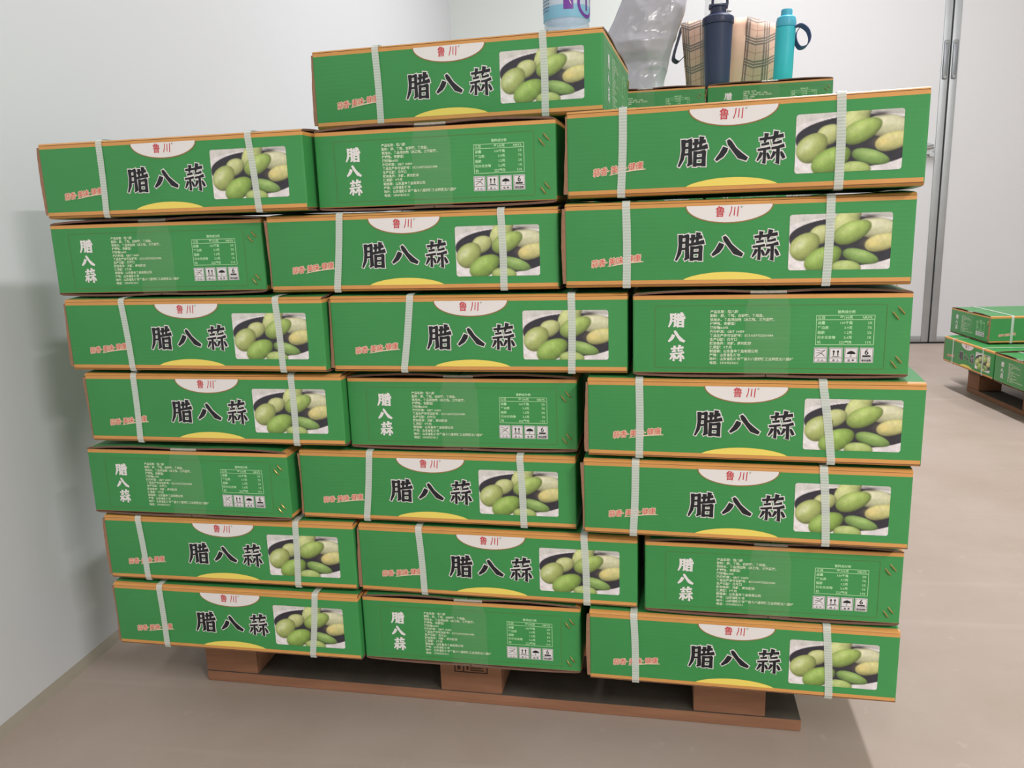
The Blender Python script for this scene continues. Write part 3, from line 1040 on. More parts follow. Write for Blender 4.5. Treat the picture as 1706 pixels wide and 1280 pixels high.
# ------------------------------------------------------------------ pallets
def pallet(label, loc, rz, x0, x1, depth, h, blocks, group, stamp=False):
    """front left corner of the bottom board at loc"""
    t = thing('wooden_pallet', label, 'pallet', loc, rz, group)
    bt, dk, cr = 0.019, 0.018, 0.018
    ln = x1 - x0

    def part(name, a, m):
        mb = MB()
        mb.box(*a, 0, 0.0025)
        me = mb.mesh(name, [m, M['wood_dust_shade']])
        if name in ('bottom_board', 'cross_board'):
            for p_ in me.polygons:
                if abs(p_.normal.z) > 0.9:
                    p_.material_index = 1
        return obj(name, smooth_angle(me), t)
    ys = (0.0, depth / 2 - 0.045, depth - 0.09)
    for yy in ys:
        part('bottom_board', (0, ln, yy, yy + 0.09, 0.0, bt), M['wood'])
    for k, (b0, b1) in enumerate(blocks):
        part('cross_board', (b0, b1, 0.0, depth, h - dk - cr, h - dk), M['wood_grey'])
        for j, yy in enumerate(ys):
            bl = part('block', (b0, b1, yy + 0.001, yy + 0.089, bt, h - dk - cr), M['wood'] if j == 0 else M['wood_grey'])
            if stamp and k == 1 and j == 0:
                p = MB()
                yy0 = yy + 0.0004
                xc, zc = (b0 + b1) / 2, bt + 0.044
                for (u0, u1, v0, v1) in ((-0.026, 0.028, 0.008, 0.0098), (-0.026, 0.028, -0.0098, -0.008), (-0.026, -0.024, -0.0098, 0.0098), (0.0262, 0.028, -0.0098, 0.0098),
                                         (-0.012, -0.010, -0.008, 0.008), (-0.021, -0.016, -0.005, 0.005), (-0.006, -0.003, -0.005, 0.006), (0.0, 0.024, 0.002, 0.004), (0.0, 0.02, -0.002, -0.0005), (0.0, 0.022, -0.006, -0.004)):
                    p.quad([(xc + u0, yy0, zc + v0), (xc + u1, yy0, zc + v0), (xc + u1, yy0, zc + v1), (xc + u0, yy0, zc + v1)])
                obj('burnt_stamp', p.mesh('burnt_stamp', M['stamp']), bl)
    nb = 9
    bw = 0.1055
    for k in range(nb):
        yy = (depth - bw) * k / (nb - 1)
        part('deck_board', (0, ln, yy, yy + bw, h - dk, h - 0.0002), M['wood_grey'] if k % 2 else M['wood'])
    return t


pallet('low wooden pallet under the big stack of green cartons', (0.036, 0.083, 0), R(0.5), 0.036, 0.997, 1.0, FZ - 0.0055,
       ((0.0, 0.094), (0.412, 0.512), (0.806, 0.910)), None, stamp=True)

# ------------------------------------------------------------------ the front stack
FS_GROUP = 'cartons stacked on the front pallet'
ROW = ['bottom row', 'second row up', 'third row up', 'fourth row up', 'fifth row up', 'sixth row up', 'seventh row up']
POS = {'a': 'left', 'b': 'middle', 'c': 'right'}
BOX = [
    ('7a', 'L', -0.0668, -0.0057, -0.59, 0.6567), ('7b', 'E', 0.3392, 0.0112, -1.04, 0.6554), ('7c', 'L', 0.6758, -0.0017, -6.31, 0.6588),
    ('6a', 'E', -0.0714, -0.0005, 2.52, 0.5475), ('6b', 'L', 0.2640, 0.0039, -0.79, 0.5471), ('6c', 'L', 0.6730, -0.0108, -2.10, 0.5492),
    ('5a', 'L', -0.0560, -0.0118, -0.52, 0.4392), ('5b', 'L', 0.3502, -0.0046, 0.15, 0.4384), ('5c', 'E', 0.7567, -0.0099, -0.60, 0.4384),
    ('4a', 'L', -0.0418, -0.0099, 0.89, 0.3310), ('4b', 'E', 0.3596, 0.0110, 0.70, 0.3266), ('4c', 'L', 0.6987, -0.0119, -1.61, 0.3305),
    ('3a', 'E', -0.0551, -0.0108, 0.68, 0.2183), ('3b', 'L', 0.2803, 0.0052, 0.16, 0.2183), ('3c', 'L', 0.6923, -0.0118, -1.12, 0.2222),
    ('2a', 'L', -0.0433, -0.0102, 1.63, 0.1104), ('2b', 'L', 0.3625, 0.0049, -0.04, 0.1087), ('2c', 'E', 0.7721, 0.0001, 0.42, 0.1094),
    ('1a', 'L', -0.0419, -0.0131, 1.08, 0.0003), ('1b', 'E', 0.3604, 0.0045, 1.01, -0.0008), ('1c', 'L', 0.6965, -0.0027, 0.06, 0.0008),
]
STR = {'7a': ((98.3, 96.7), (323.1, 329.8)), '7c': ((69.9, 67.4), (311.3, 312.6)), '6b': ((107.0, 97.0), (326.7, 327.9)), '6c': ((76.0, 76.6), (309.1, 308.0)),
       '5a': ((94.3, 99.9), (332.7, 335.9)), '5b': ((114.3, 101.3), (329.0, 328.1)), '4a': ((81.0, 79.8), (326.5, 326.7)), '4c': ((66.4, 66.6), (285.5, 298.5)),
       '3b': ((107.8, 97.9), (323.9, 327.0)), '3c': ((68.3, 65.3), (298.0, 304.1)), '2a': ((58.2, 63.1), (312.1, 308.2)), '2b': ((91.9, 96.1), (327.8, 330.7)),
       '1a': ((79.9, 81.8), (333.9, 323.2)), '1c': ((61.3, 63.8), (310.3, 316.5)), '8a': ((93.2, 95.9), (322.8, 324.6))}
for k, (nm, kf, x, y, yaw, z) in enumerate(BOX):
    row, pos = int(nm[0]) - 1, nm[1]
    side = 'picture side' if kf == 'L' else 'small-print end'
    lab = 'green garlic carton, %s facing out, %s of the three in the %s' % (side, POS[pos], ROW[row])
    if row == 6:
        lab = 'green garlic carton, %s facing out, %s of the three in the top full row' % (side, POS[pos])
    st = tuple((a_ * mm, b_ * mm) for a_, b_ in STR[nm]) if nm in STR else None
    faces = ('FE' if pos == 'c' else None) if kf == 'L' else ('EF' if False else None)
    carton(lab, kf, x, y, z, R(yaw), FS_GROUP, seed=k, straps=st, faces=faces)
carton('single green garlic carton on top of the front stack, water bottle standing on it', 'L', 0.3170, 0.0746, 0.7666, R(-2.41), FS_GROUP, seed=1,
       straps=tuple((a_ * mm, b_ * mm) for a_, b_ in STR['8a']), faces='FE')

# ------------------------------------------------------------------ the stack behind, with the bags and bottles on it
RZ = 0.8725
RY = 1.345
pallet('wooden pallet hidden under the rear stack of cartons', (0.52, RY + 0.03, 0), R(0.5), 0, 0.94, 1.0, FZ - 0.0055, ((0.0, 0.094), (0.412, 0.512), (0.806, 0.910)), None)
for k in range(8):
    for j, xx in enumerate((0.5625, 0.8925)):
        carton('green garlic carton in the hidden lower rows of the rear stack', 'E', xx, RY + 0.004 * ((k + j) % 3), 0.109 * k, 0.0, 'cartons hidden in the rear stack', seed=k + j, faces='E')
carton('green garlic carton at the back, under the grey plastic bag', 'E', 0.5625, RY, RZ, R(0.2), 'cartons on top of the rear stack', seed=1)
carton('green garlic carton at the back carrying the shaker, tartan tote and turquoise bottle', 'E', 0.8925, RY - 0.004, RZ, R(-0.6), 'cartons on top of the rear stack', seed=2)
TOPZ = RZ + H + 0.0056 + FZ

# ------------------------------------------------------------------ the pallet at the right
FY = R(6.75)
fu = Vector((math.sin(FY), -math.cos(FY), 0))       # along the visible left side, towards the viewer
fr = Vector((math.cos(FY), math.sin(FY), 0))        # to the right, away from it
FG = 'cartons on the right-hand pallet'


def far_carton(label, origin, face, z, seed, straps=None):
    """origin: far left corner; its visible side runs along fu.  face 'L' picture side to the left, 'E' end to the left"""
    w, d = (L, W) if face == 'L' else (W, L)
    c = origin + fu * (w / 2) + fr * (d / 2)
    rot = FY - math.pi / 2 if face == 'L' else FY - math.pi
    t = carton(label, face, c.x, c.y, z, 0, FG, seed=seed, straps=straps, faces='F' if face == 'L' else 'E', corner=False)
    t.rotation_euler = (0, 0, rot)
    return t


A0 = Vector((1.9089, 2.5299, 0))
B0 = Vector((1.953, 2.615, 0))
far_carton('garlic carton on the right pallet, lower layer at the far corner, picture side facing left', A0, 'L', 0.0, 0)
far_carton('green garlic carton on the right pallet, lower layer, lettered end facing left', A0 + fu * 0.408, 'E', 0.0, 1)
tb = far_carton('green garlic carton alone on the upper layer of the right pallet', B0, 'E', 0.109, 2)
# its long picture side faces the viewer
for nm in ('product_lettering', 'brand_emblem', 'yellow_emblem', 'slogan_lettering', 'garlic_picture', 'joint_edge'):
    me = JOINTS[0] if nm == 'joint_edge' else ME[nm]
    o = obj(nm, me, tb)
    o.rotation_euler = (0, 0, math.pi)
    if nm == 'brand_emblem':
        obj('brand_lettering', ME['brand_lettering'], o)
p0 = A0 + fu * 0.06 + fr * 0.075
e0 = p0 + fu * 0.95
# pallet built with its front (bottom board along x) turned to face left
pallet('wooden pallet at the right carrying three green cartons', (p0.x, p0.y, 0), FY - math.pi / 2, 0, 0.95, 0.95, FZ - 0.0055, ((0.0, 0.094), (0.412, 0.512), (0.84, 0.935)), None)

# ------------------------------------------------------------------ things standing on the cartons
# --- water bottle on the single carton
M['pet'] = mat('clear_water_filled_pet', (214, 222, 242), rough=0.08, spec=0.8, alpha=0.55)
M['label_w'] = mat('white_blue_sleeve', (226, 236, 246), rough=0.35)
M['label_b'] = mat('sky_blue_band', (160, 214, 238), rough=0.35)
for m_ in (M['label_w'], M['label_b']):
    nt_ = m_.node_tree
    p_ = nt_.nodes['Principled BSDF']
    tl_ = nt_.nodes.new('ShaderNodeBsdfTranslucent')
    tl_.inputs[0].default_value = p_.inputs['Base Color'].default_value
    ms_ = nt_.nodes.new('ShaderNodeMixShader')
    ms_.inputs[0].default_value = 0.4
    nt_.links.new(p_.outputs[0], ms_.inputs[1])
    nt_.links.new(tl_.outputs[0], ms_.inputs[2])
    nt_.links.new(ms_.outputs[0], nt_.nodes['Material Output'].inputs[0])
M['purple'] = mat('purple_print', (112, 54, 150), rough=0.4)
M['navyprint'] = mat('grey_blue_small_print', (112, 128, 160), rough=0.4)
M['capblue'] = mat('blue_bottle_cap', (70, 110, 190), rough=0.4)
by = 0.128
bz = 0.7666 + H + 0.0056 + FZ
bx = Vector((0.6622, 0.1280, 1.0149)).x
t = thing('water_bottle', 'clear plastic water bottle with pale blue and purple sleeve on the single top carton', 'bottle', (bx, by, bz), R(-8))
rb = 0.0308
mb = MB()
prof = [(0.0, 0.004), (rb * 0.55, 0.0015), (rb * 0.84, 0.0), (rb * 0.95, 0.003), (rb * 0.97, 0.008), (rb * 0.95, 0.012), (rb * 0.99, 0.0145), (rb * 0.955, 0.0165), (rb * 0.985, 0.019), (rb * 0.985, 0.024),
        (rb, 0.027), (rb * 0.985, 0.030), (rb * 0.985, 0.125), (rb, 0.129), (rb, 0.136), (rb * 0.94, 0.15), (rb * 0.8, 0.166), (rb * 0.58, 0.184), (rb * 0.40, 0.196), (rb * 0.37, 0.204), (0.0, 0.204)]
mb.lathe(prof, 48)
obj('bottle_body', smooth_angle(mb.mesh('bottle_body', M['pet']), 60), t)
mb = MB()
mb.lathe([(rb * 0.99 + 0.0006, 0.020), (rb * 0.99 + 0.0006, 0.036), (rb * 0.99 + 0.0006, 0.037), (rb * 0.99 + 0.0006, 0.124)], 48)
for i, p in enumerate(mb.m):
    mb.m[i] = 1 if i < 48 else 0
lab_o = obj('sleeve_label', smooth_angle(mb.mesh('sleeve_label', [M['label_w'], M['label_b']])), t)
rl = rb * 0.99 + 0.0010


def curved(mb_, a0, a1, z0, z1, n=8, mi=0, rr=None):
    rr = rr or rl
    rows_ = []
    for k in range(n + 1):
        a = R(a0 + (a1 - a0) * k / n)
        rows_.append([(rr * math.cos(a), rr * math.sin(a), z0), (rr * math.cos(a), rr * math.sin(a), z1)])
    mb_.grid(rows_, mi)


mb = MB()
curved(mb, -82, -58, 0.0295, 0.073, 8, 0)
rows_ = []
for k in range(9):
    f = k / 8
    a = R(-77 + 14 * f)
    rr = rl + 0.0004
    zc = 0.052 - 0.018 * f ** 0.8
    rows_.append([(rr * math.cos(a), rr * math.sin(a), zc), (rr * math.cos(a), rr * math.sin(a), zc + 0.0022)])
mb.grid(rows_, 1)
obj('purple_panel', smooth_angle(mb.mesh('purple_panel', [M['purple'], M['white']])), lab_o)
mb = MB()
rows_ = []
for k in range(33):
    th = 2 * math.pi * k / 32
    row = []
    for q in (0.0125, 0.0165):
        a = R(-18) + (q * math.cos(th)) / rl
        row.append((rl * math.cos(a), rl * math.sin(a), 0.038 + q * 1.1 * math.sin(th)))
    rows_.append(row)
mb.grid(rows_, 0)
curved(mb, -22, -16, 0.029, 0.047, 3, 0)
obj('purple_ring_mark', smooth_angle(mb.mesh('purple_ring_mark', [M['purple']])), lab_o)
mb = MB()
rnd = random.Random(3)
for k in range(9):
    z_ = 0.030 + 0.0042 * k
    a_ = -166
    while a_ < -122:
        w_ = rnd.uniform(3, 9)
        curved(mb, a_, min(a_ + w_, -120), z_, z_ + 0.0019, 3, 0)
        a_ += w_ + 2
obj('small_print', mb.mesh('small_print', [M['navyprint']]), lab_o)
mb = MB()
mb.lathe([(0.0, 0.224), (0.0125, 0.224), (0.0138, 0.222), (0.0138, 0.207), (0.0125, 0.2055), (0, 0.2055)], 32)
obj('bottle_cap', smooth_angle(mb.mesh('bottle_cap', M['capblue'])), t)

# --- grey plastic bag
def bag_material():
    m = mat('thin_grey_polythene', (186, 184, 193), rough=0.22, spec=0.8)
    nt = m.node_tree
    b = nt.nodes['Principled BSDF']
    tc = nt.nodes.new('ShaderNodeTexCoord')
    v = nt.nodes.new('ShaderNodeTexVoronoi')
    v.feature = 'DISTANCE_TO_EDGE'
    v.inputs['Scale'].default_value = 9
    nt.links.new(tc.outputs['Object'], v.inputs['Vector'])
    n = nt.nodes.new('ShaderNodeTexNoise')
    n.inputs['Scale'].default_value = 12
    n.inputs['Distortion'].default_value = 0.8
    nt.links.new(tc.outputs['Object'], n.inputs['Vector'])
    a = nt.nodes.new('ShaderNodeMath')
    a.operation = 'ADD'
    nt.links.new(v.outputs['Distance'], a.inputs[0])
    nt.links.new(n.outputs[0], a.inputs[1])
    bp = nt.nodes.new('ShaderNodeBump')
    bp.inputs['Strength'].default_value = 0.35
    bp.inputs['Distance'].default_value = 0.004
    nt.links.new(a.outputs[0], bp.inputs['Height'])
    nt.links.new(bp.outputs[0], b.inputs['Normal'])
    return m


BY = 1.435
pl = [  # x of the left and right edge and height, from the foot up to the gathered neck
    (0.6331, 0.7732, 1.1202), (0.6280, 0.7782, 1.1333), (0.6229, 0.7831, 1.1496), (0.6196, 0.7896, 1.1723), (0.6129, 0.7961, 1.1982),
    (0.6044, 0.8025, 1.2240), (0.6063, 0.8106, 1.2461), (0.6185, 0.8202, 1.2709), (0.6323, 0.8297, 1.2986), (0.6460, 0.8359, 1.3262),
    (0.6579, 0.8405, 1.3537), (0.6714, 0.8368, 1.3814), (0.6914, 0.8234, 1.4059), (0.7180, 0.7970, 1.4275), (0.7345, 0.7805, 1.4429),
    (0.7377, 0.7771, 1.4582), (0.7277, 0.7900, 1.4795), (0.7145, 0.8028, 1.5008)]
bag_c = Vector(((pl[3][0] + pl[3][1]) / 2, BY, TOPZ))
rows = []
NS = 128
keys = []
for k, (xa, xb, zz) in enumerate(pl):
    z = max(zz - TOPZ, 0.0) if k else 0.0
    hw = (xb - xa) / 2
    dep = (0.060, 0.054, 0.050, 0.058, 0.086, 0.090)[k] if k < 6 else (0.088 * (1 - 0.3 * k / 17) if k < 12 else max(0.02, hw * 0.8))
    keys.append(((xa + xb) / 2 - bag_c.x, hw, dep, z))
SUB = 5
fine = []
for k in range(len(keys) - 1):
    for q in range(SUB):
        f = q / SUB
        fine.append(tuple(keys[k][i_] * (1 - f) + keys[k + 1][i_] * f for i_ in range(4)))
fine.append(keys[-1])
grid_pts = []
for k, (cx, hw, dep, z) in enumerate(fine):
    row = []
    neck = k > 13 * SUB
    for s_ in range(NS):
        th = 2 * math.pi * s_ / NS
        cs, sn = math.cos(th), math.sin(th)
        ex = math.copysign(abs(cs) ** 0.8, cs)
        ey = math.copysign(abs(sn) ** 0.8, sn)
        p = Vector((cx + hw * ex, dep * ey, z))
        # folds that run aslant through the film: sharp ridges of a rotated noise field
        q1 = Vector((p.x * 9 + p.z * 6, p.y * 5, p.z * 7 - p.x * 5))
        q2 = Vector((p.x * 20 - p.z * 13, p.y * 12 + 3, p.z * 17 + p.x * 10))
        fold = 0.020 * abs(noise.noise(q1)) + 0.011 * abs(noise.noise(q2)) + 0.004 * abs(noise.noise(q2 * 2.3))
        if neck:
            fold += 0.008 * (0.5 + 0.5 * math.sin(13 * th))
        fold *= min(1.0, 0.35 + k / 8)
        row.append((cx + (hw - 0.25 * fold) * ex, (dep - min(fold, dep * 0.7)) * ey, z))
    grid_pts.append(row)
t = thing('plastic_bag', 'crumpled silver-grey plastic bag standing on the rear cartons, tied at the neck', 'bag', tuple(bag_c), 0)
M['bag'] = bag_material()
mb = MB()
cut = 14 * SUB
mb.grid(grid_pts[:cut + 1], 0, close_u=True)
mb.quad(grid_pts[0][::-1], 0)
obj('bag_body', smooth_angle(mb.mesh('bag_body', M['bag']), 75), t)
mb = MB()
mb.grid(grid_pts[cut:], 0, close_u=True)
obj('gathered_neck', smooth_angle(mb.mesh('gathered_neck', M['bag']), 75), t)

# --- navy shaker
M['navy'] = mat('matte_navy_plastic', (52, 62, 92), rough=0.5, noise_amt=0.04, noise_scale=10)
M['navylid'] = mat('satin_navy_lid', (50, 56, 84), rough=0.38)
SY = 1.43
pt = Vector((0.9203, 1.4300, 1.2017))
k_ = (Vector((0.9626, 1.4300, 1.2301)) - Vector((0.8764, 1.4300, 1.2363))).length / 2      # lid radius
t = thing('shaker_bottle', 'matte navy shaker bottle with carrying loop in front of the tartan tote', 'bottle', (pt.x, SY, TOPZ), 0)
rs = k_
ztop = Vector((0.9176, 1.4300, 1.2911)).z - TOPZ       # top of the lid
zlid = Vector((0.9182, 1.4300, 1.2630)).z - TOPZ
mb = MB()
mb.lathe([(0, 0.0), (rs * 0.72, 0.0), (rs * 0.77, 0.003), (rs * 0.80, 0.02), (rs * 0.91, zlid - 0.003), (rs * 0.91, zlid + 0.002), (0, zlid + 0.002)], 48)
obj('cup', smooth_angle(mb.mesh('cup', M['navy'])), t)
mb = MB()
mb.lathe([(rs * 0.91, zlid - 0.002), (rs * 0.985, zlid - 0.001), (rs, zlid + 0.002), (rs, ztop - 0.016), (rs * 0.97, ztop - 0.011), (rs * 0.55, ztop), (0, ztop)], 48)
obj('screw_lid', smooth_angle(mb.mesh('screw_lid', M['navylid'])), t)
zc1 = Vector((0.9172, 1.4300, 1.3112)).z - TOPZ
mb = MB()
mb.lathe([(rs * 0.50, ztop - 0.002), (rs * 0.50, zc1 - 0.006), (rs * 0.56, zc1 - 0.004), (rs * 0.56, zc1 - 0.001), (rs * 0.5, zc1), (0, zc1)], 32)
mb.box(-rs * 0.60, rs * 0.60, -0.013, 0.013, zc1 - 0.008, zc1 + 0.004, 0, 0.003)
obj('flip_cap', smooth_angle(mb.mesh('flip_cap', M['navylid'])), t)
mb = MB()
pts = []
for k in range(15):
    a = math.pi * k / 14
    pts.append((0.004 - rs * 0.46 * math.cos(a), 0, zc1 + 0.002 + 0.052 * math.sin(a) ** 0.7))
mb.tube(pts, 0.0036, 8)
obj('carry_loop', smooth_angle(mb.mesh('carry_loop', M['navylid']), 60), t)
mb = MB()
mb.lathe([(0, ztop + 0.0), (0.0055, ztop + 0.0), (0.0075, ztop + 0.003), (0.0055, ztop + 0.006), (0, ztop + 0.006)], 16, c=(rs * 0.66, -0.012))
obj('spout_nub', smooth_angle(mb.mesh('spout_nub', M['white'])), t)

# --- clear plastic bottle behind the shaker
M['clear'] = mat('clear_thin_plastic', (236, 240, 242), rough=0.06, spec=0.6, alpha=0.35)
CY = 1.708
pt = Vector((0.9209, 1.7080, 1.3753))
t = thing('clear_bottle', 'clear empty plastic bottle half hidden behind the navy shaker', 'bottle', (pt.x, CY, TOPZ), 0)
rc = 0.030
hz_ = Vector((0.9197, 1.7080, 1.4337)).z - TOPZ
mb = MB()
prof = [(0, 0.002), (rc * 0.8, 0.0), (rc, 0.006)]
for k in range(14):
    z_ = 0.012 + (hz_ - 0.012) * k / 13
    prof.append((rc * (0.94 if k % 2 else 1.0), z_))
prof += [(rc * 0.8, hz_ + 0.015), (rc * 0.42, hz_ + 0.035), (rc * 0.42, hz_ + 0.05)]
mb.lathe(prof, 32)
obj('bottle_body', smooth_angle(mb.mesh('bottle_body', M['clear']), 30), t)
mb = MB()
mb.lathe([(rc * 0.44, hz_ + 0.048), (rc * 0.5, hz_ + 0.05), (rc * 0.5, hz_ + 0.062), (0, hz_ + 0.063)], 24)
obj('bottle_cap', smooth_angle(mb.mesh('bottle_cap', M['white'])), t)

# --- tartan tote
def plaid_material():
    m = mat('tartan_canvas', (212, 184, 162), rough=0.85)
    nt = m.node_tree
    b = nt.nodes['Principled BSDF']
    uv = nt.nodes.new('ShaderNodeUVMap')
    sep = nt.nodes.new('ShaderNodeSeparateXYZ')
    nt.links.new(uv.outputs[0], sep.inputs[0])

    def math_(op, a=None, bb=None):
        n = nt.nodes.new('ShaderNodeMath')
        n.operation = op
        for i, q in enumerate((a, bb)):
            if q is None:
                continue
            if isinstance(q, (int, float)):
                n.inputs[i].default_value = q
            else:
                nt.links.new(q, n.inputs[i])
        return n.outputs[0]

    def band(coord, period, centre, half):
        f = math_('FRACT', math_('DIVIDE', coord, period))
        d = math_('ABSOLUTE', math_('SUBTRACT', f, centre))
        return math_('LESS_THAN', d, half)

    def over(col_in, fac, rgb, strength):
        mx = nt.nodes.new('ShaderNodeMixRGB')
        nt.links.new(math_('MULTIPLY', fac, strength), mx.inputs[0])
        if isinstance(col_in, tuple):
            mx.inputs[1].default_value = col_in
        else:
            nt.links.new(col_in, mx.inputs[1])
        mx.inputs[2].default_value = lin(*rgb)
        return mx.outputs[0]
    col = lin(238, 194, 174)
    P = 0.062
    for axis in ('X', 'Y'):
        co = sep.outputs[axis]
        for c_ in (0.24, 0.36, 0.48):
            col = over(col, band(co, P, c_, 0.040), (62, 38, 48), 0.85)
        col = over(col, band(co, P, 0.86, 0.016), (170, 96, 84), 0.5)
        col = over(col, band(co, P, 0.36, 0.17), (236, 222, 206), 0.22)
    nt.links.new(col, b.inputs['Base Color'])
    w = nt.nodes.new('ShaderNodeTexNoise')
    w.inputs['Scale'].default_value = 300
    bp = nt.nodes.new('ShaderNodeBump')
    bp.inputs['Strength'].default_value = 0.2
    bp.inputs['Distance'].default_value = 0.001
    nt.links.new(w.outputs[0], bp.inputs['Height'])
    nt.links.new(bp.outputs[0], b.inputs['Normal'])
    return m


M['plaid'] = plaid_material()
M['canvas'] = mat('plain_beige_canvas', (236, 192, 170), rough=0.85, noise_amt=0.05, noise_scale=80)
M['webbing'] = mat('dark_webbing', (58, 58, 74), rough=0.75, noise_amt=0.1, noise_scale=200)
TY = 1.54


def tote_panel(name, cols, mats_, parent, uoff, origin):
    """cols: list of (x, y, z of the top edge; x, y of the foot) from left to right; a sewn panel with thickness"""
    nrow = 10
    top, uvs = [], []
    s_acc = 0
    grid_ = []
    for i, (xt_, yt_, zt_, xb_, yb_) in enumerate(cols):
        pt_ = Vector((xt_, yt_, zt_))
        pb_ = Vector((xb_, yb_, TOPZ + 0.001))
        if i:
            s_acc += (pt_ - prev).length
        prev = pt_.copy()
        colpts = []
        for k in range(nrow + 1):
            f = k / nrow
            p = pb_.lerp(pt_, f)
            p.y += -0.010 * math.sin(math.pi * f) + 0.003 * math.sin(5 * f + i)
            colpts.append((p, (s_acc + uoff, f * (pt_.z - pb_.z) + 0.012 * math.sin(1.3 * i))))
        grid_.append(colpts)
    me = bpy.data.meshes.new(name)
    vs, fs, uvl = [], [], []
    n = nrow + 1
    for colpts in grid_:
        for p, w in colpts:
            vs.append(tuple(p - origin))
            uvl.append(w)
    for i in range(len(grid_) - 1):
        for k in range(nrow):
            fs.append((i * n + k, (i + 1) * n + k, (i + 1) * n + k + 1, i * n + k + 1))
    me.from_pydata(vs, [], fs)
    lay = me.uv_layers.new(name='UVMap')
    for lp in me.loops:
        lay.data[lp.index].uv = uvl[lp.vertex_index]
    for m_ in mats_:
        me.materials.append(m_)
    smooth_angle(me, 60)
    o_ = obj(name, me, parent)
    so = o_.modifiers.new('cloth thickness', 'SOLIDIFY')
    so.thickness = 0.0018
    so.offset = -1
    return o_


org = Vector((Vector((0.9595, 1.5400, 1.1865)).x, TY, TOPZ))
t = thing('tote_bag', 'beige tartan tote bag with dark handles behind the navy shaker', 'bag', tuple(org), 0)
tote_panel('left_panel', [(0.8192, 1.6000, 1.3097, 0.8406, 1.5900), (0.8437, 1.5900, 1.3107, 0.8564, 1.5800), (0.8777, 1.5600, 1.3067, 0.8838, 1.5550), (0.9249, 1.5450, 1.3031, 0.9250, 1.5450), (0.9685, 1.5400, 1.2988, 0.9590, 1.5400)], [M['plaid']], t, 0.008, org)
tote_panel('side_gusset', [(0.9685, 1.5400, 1.2988, 0.9590, 1.5400), (0.9863, 1.5550, 1.3039, 0.9733, 1.5500), (1.0077, 1.5500, 1.3028, 0.9917, 1.5450)], [M['canvas']], t, 0, org)['label'] = 'plain beige fold between the tartan panels'
tote_panel('right_panel', [(1.0077, 1.5500, 1.3028, 0.9917, 1.5450), (1.0367, 1.5550, 1.2969, 1.0210, 1.5500), (1.0652, 1.5700, 1.2899, 1.0598, 1.5650), (1.0905, 1.5850, 1.2863, 1.0857, 1.5850), (1.1214, 1.6450, 1.2884, 1.1107, 1.6250)], [M['plaid']], t, 0.02, org)
tote_panel('back_panel', [(1.1214, 1.6450, 1.2884, 1.1107, 1.6250), (1.0617, 1.6730, 1.3088, 1.0520, 1.6650), (0.9738, 1.6750, 1.3192, 0.9704, 1.6700), (0.8845, 1.6730, 1.3221, 0.8944, 1.6650), (0.8192, 1.6000, 1.3097, 0.8406, 1.5900)], [M['plaid']], t, 0, org)


def ribbon(path, w_vec, th=0.002):
    mb_ = MB()
    n = len(path)
    P_ = [Vector(p) for p in path]
    rows_ = []
    for k in range(n):
        tt = (P_[min(k + 1, n - 1)] - P_[max(k - 1, 0)]).normalized()
        wv = Vector(w_vec(k / (n - 1)) if callable(w_vec) else w_vec)
        nn = tt.cross(wv).normalized() * th / 2
        rows_.append([P_[k] - wv + nn, P_[k] + wv + nn, P_[k] + wv - nn, P_[k] - wv - nn])
    mb_.grid(rows_, 0, close_u=True)
    mb_.quad(rows_[0])
    mb_.quad(rows_[-1][::-1])
    return mb_


def smooth_path(pts, n=24):
    P_ = [Vector(p) for p in pts]
    out_ = []
    m_ = len(P_) - 1
    for k in range(n + 1):
        f = k / n * m_
        i = min(int(f), m_ - 1)
        tt = f - i
        p0_, p1_, p2_, p3_ = P_[max(i - 1, 0)], P_[i], P_[i + 1], P_[min(i + 2, m_)]
        out_.append(0.5 * ((2 * p1_) + (-p0_ + p2_) * tt + (2 * p0_ - 5 * p1_ + 4 * p2_ - p3_) * tt ** 2 + (-p0_ + 3 * p1_ - 3 * p2_ + p3_) * tt ** 3))
    return out_


hp = [Vector((0.8230, 1.6270, 1.3066)), Vector((0.8127, 1.6000, 1.2646)), Vector((0.8024, 1.5850, 1.2285)), Vector((0.7991, 1.5800, 1.2058)), Vector((0.8116, 1.5800, 1.1964)), Vector((0.8222, 1.5900, 1.2060)), Vector((0.8346, 1.6050, 1.2197))]
path = [p - org for p in smooth_path(hp, 26)]
obj('handle', smooth_angle(ribbon(path, (0.0045, -0.011, 0.002)).mesh('handle', M['webbing']), 60), t)

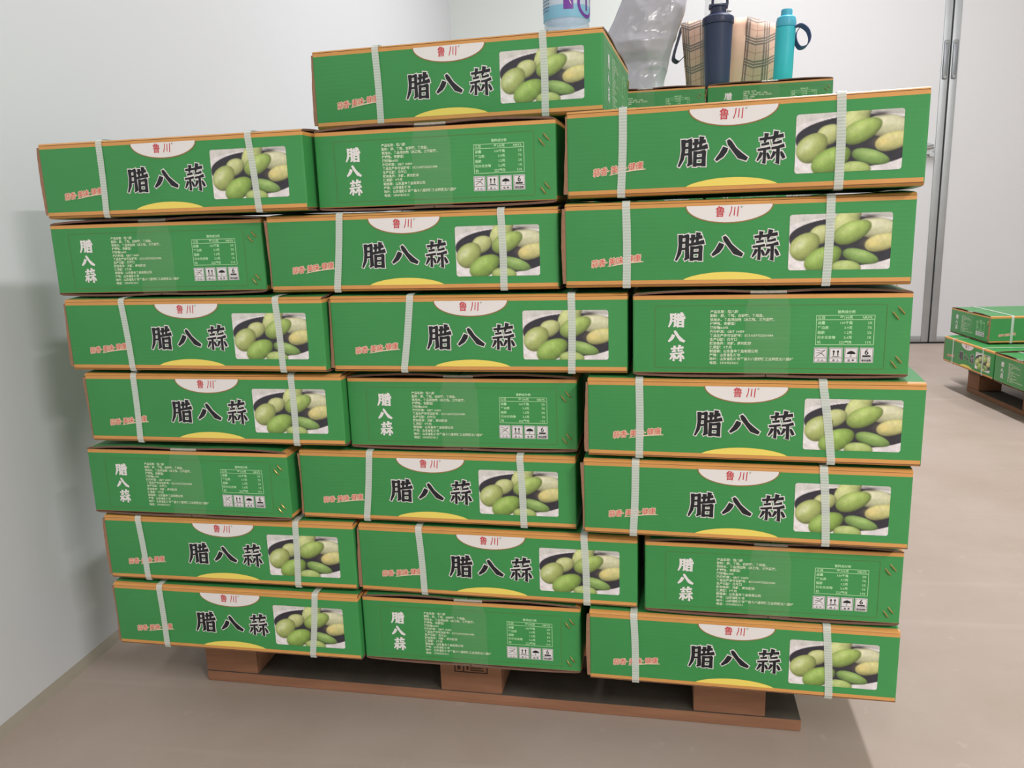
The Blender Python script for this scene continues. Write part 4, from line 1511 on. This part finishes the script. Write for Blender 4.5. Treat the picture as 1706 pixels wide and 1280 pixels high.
# --- turquoise bottle with a strap
M['turq'] = mat('turquoise_plastic', (62, 200, 216), rough=0.4, noise_amt=0.03, noise_scale=10)
M['turq_d'] = mat('turquoise_lid', (80, 184, 212), rough=0.35)
M['blueweb'] = mat('slate_blue_webbing', (84, 92, 138), rough=0.7)
QY = 1.44
pb = Vector((1.0988, 1.4400, 1.1158))
ptp = Vector((1.1036, 1.4400, 1.2837))
rq = (Vector((1.1274, 1.4400, 1.2357)) - Vector((1.0736, 1.4400, 1.2397))).length / 2
tilt = math.atan2(ptp.x - pb.x, ptp.z - pb.z)
t = thing('sports_bottle', 'slim turquoise drinking bottle with a slate blue wrist loop on the right rear carton', 'bottle', (Vector((1.0980, 1.4400, 1.1158)).x, QY, TOPZ + rq * math.sin(abs(tilt)) * 0.9), 0)
t.rotation_euler = (0, tilt, 0)
zl_ = Vector((1.1003, 1.4400, 1.2447)).z - t.location.z
z2_ = Vector((1.1024, 1.4400, 1.2730)).z - t.location.z
z3_ = Vector((1.1033, 1.4400, 1.2898)).z - t.location.z
mb = MB()
mb.lathe([(0, 0), (rq * 0.90, 0), (rq * 0.96, 0.004), (rq * 0.96, zl_ * 0.55), (rq * 0.98, zl_ * 0.8), (rq * 0.985, zl_ - 0.002), (rq * 0.93, zl_ - 0.001), (0, zl_)], 40)
obj('bottle_body', smooth_angle(mb.mesh('bottle_body', M['turq'])), t)
mb = MB()
mb.lathe([(rq * 0.9, zl_ - 0.001), (rq * 0.985, zl_ + 0.001), (rq * 1.0, zl_ + 0.006), (rq * 0.99, zl_ + 0.014), (rq * 0.90, zl_ + 0.024), (rq * 0.72, z2_ - 0.001), (rq * 0.6, z2_ + 0.001), (0, z2_ + 0.001)], 40)
obj('screw_lid', smooth_angle(mb.mesh('screw_lid', M['turq_d'])), t)
mb = MB()
mb.lathe([(rq * 0.56, z2_ - 0.001), (rq * 0.56, z3_ - 0.003), (rq * 0.52, z3_), (0, z3_)], 32)
obj('mouth_cap', smooth_angle(mb.mesh('mouth_cap', M['turq_d'])), t)
inv = Matrix.Rotation(-tilt, 3, 'Y')
lp_ = [Vector((1.1212, 1.4300, 1.2387)), Vector((1.1379, 1.4280, 1.2448)), Vector((1.1574, 1.4300, 1.2315)), Vector((1.1653, 1.4350, 1.2104)), Vector((1.1590, 1.4400, 1.1932)), Vector((1.1426, 1.4450, 1.1891)), Vector((1.1314, 1.4480, 1.2045)), Vector((1.1290, 1.4480, 1.2249)), Vector((1.1376, 1.4460, 1.2393))]
path = [inv @ (p - Vector(t.location)) for p in smooth_path(lp_, 40)]
obj('wrist_loop', smooth_angle(ribbon(path, lambda f: Vector((0.002, -0.009, 0.003)), 0.0022).mesh('wrist_loop', M['blueweb']), 60), t)
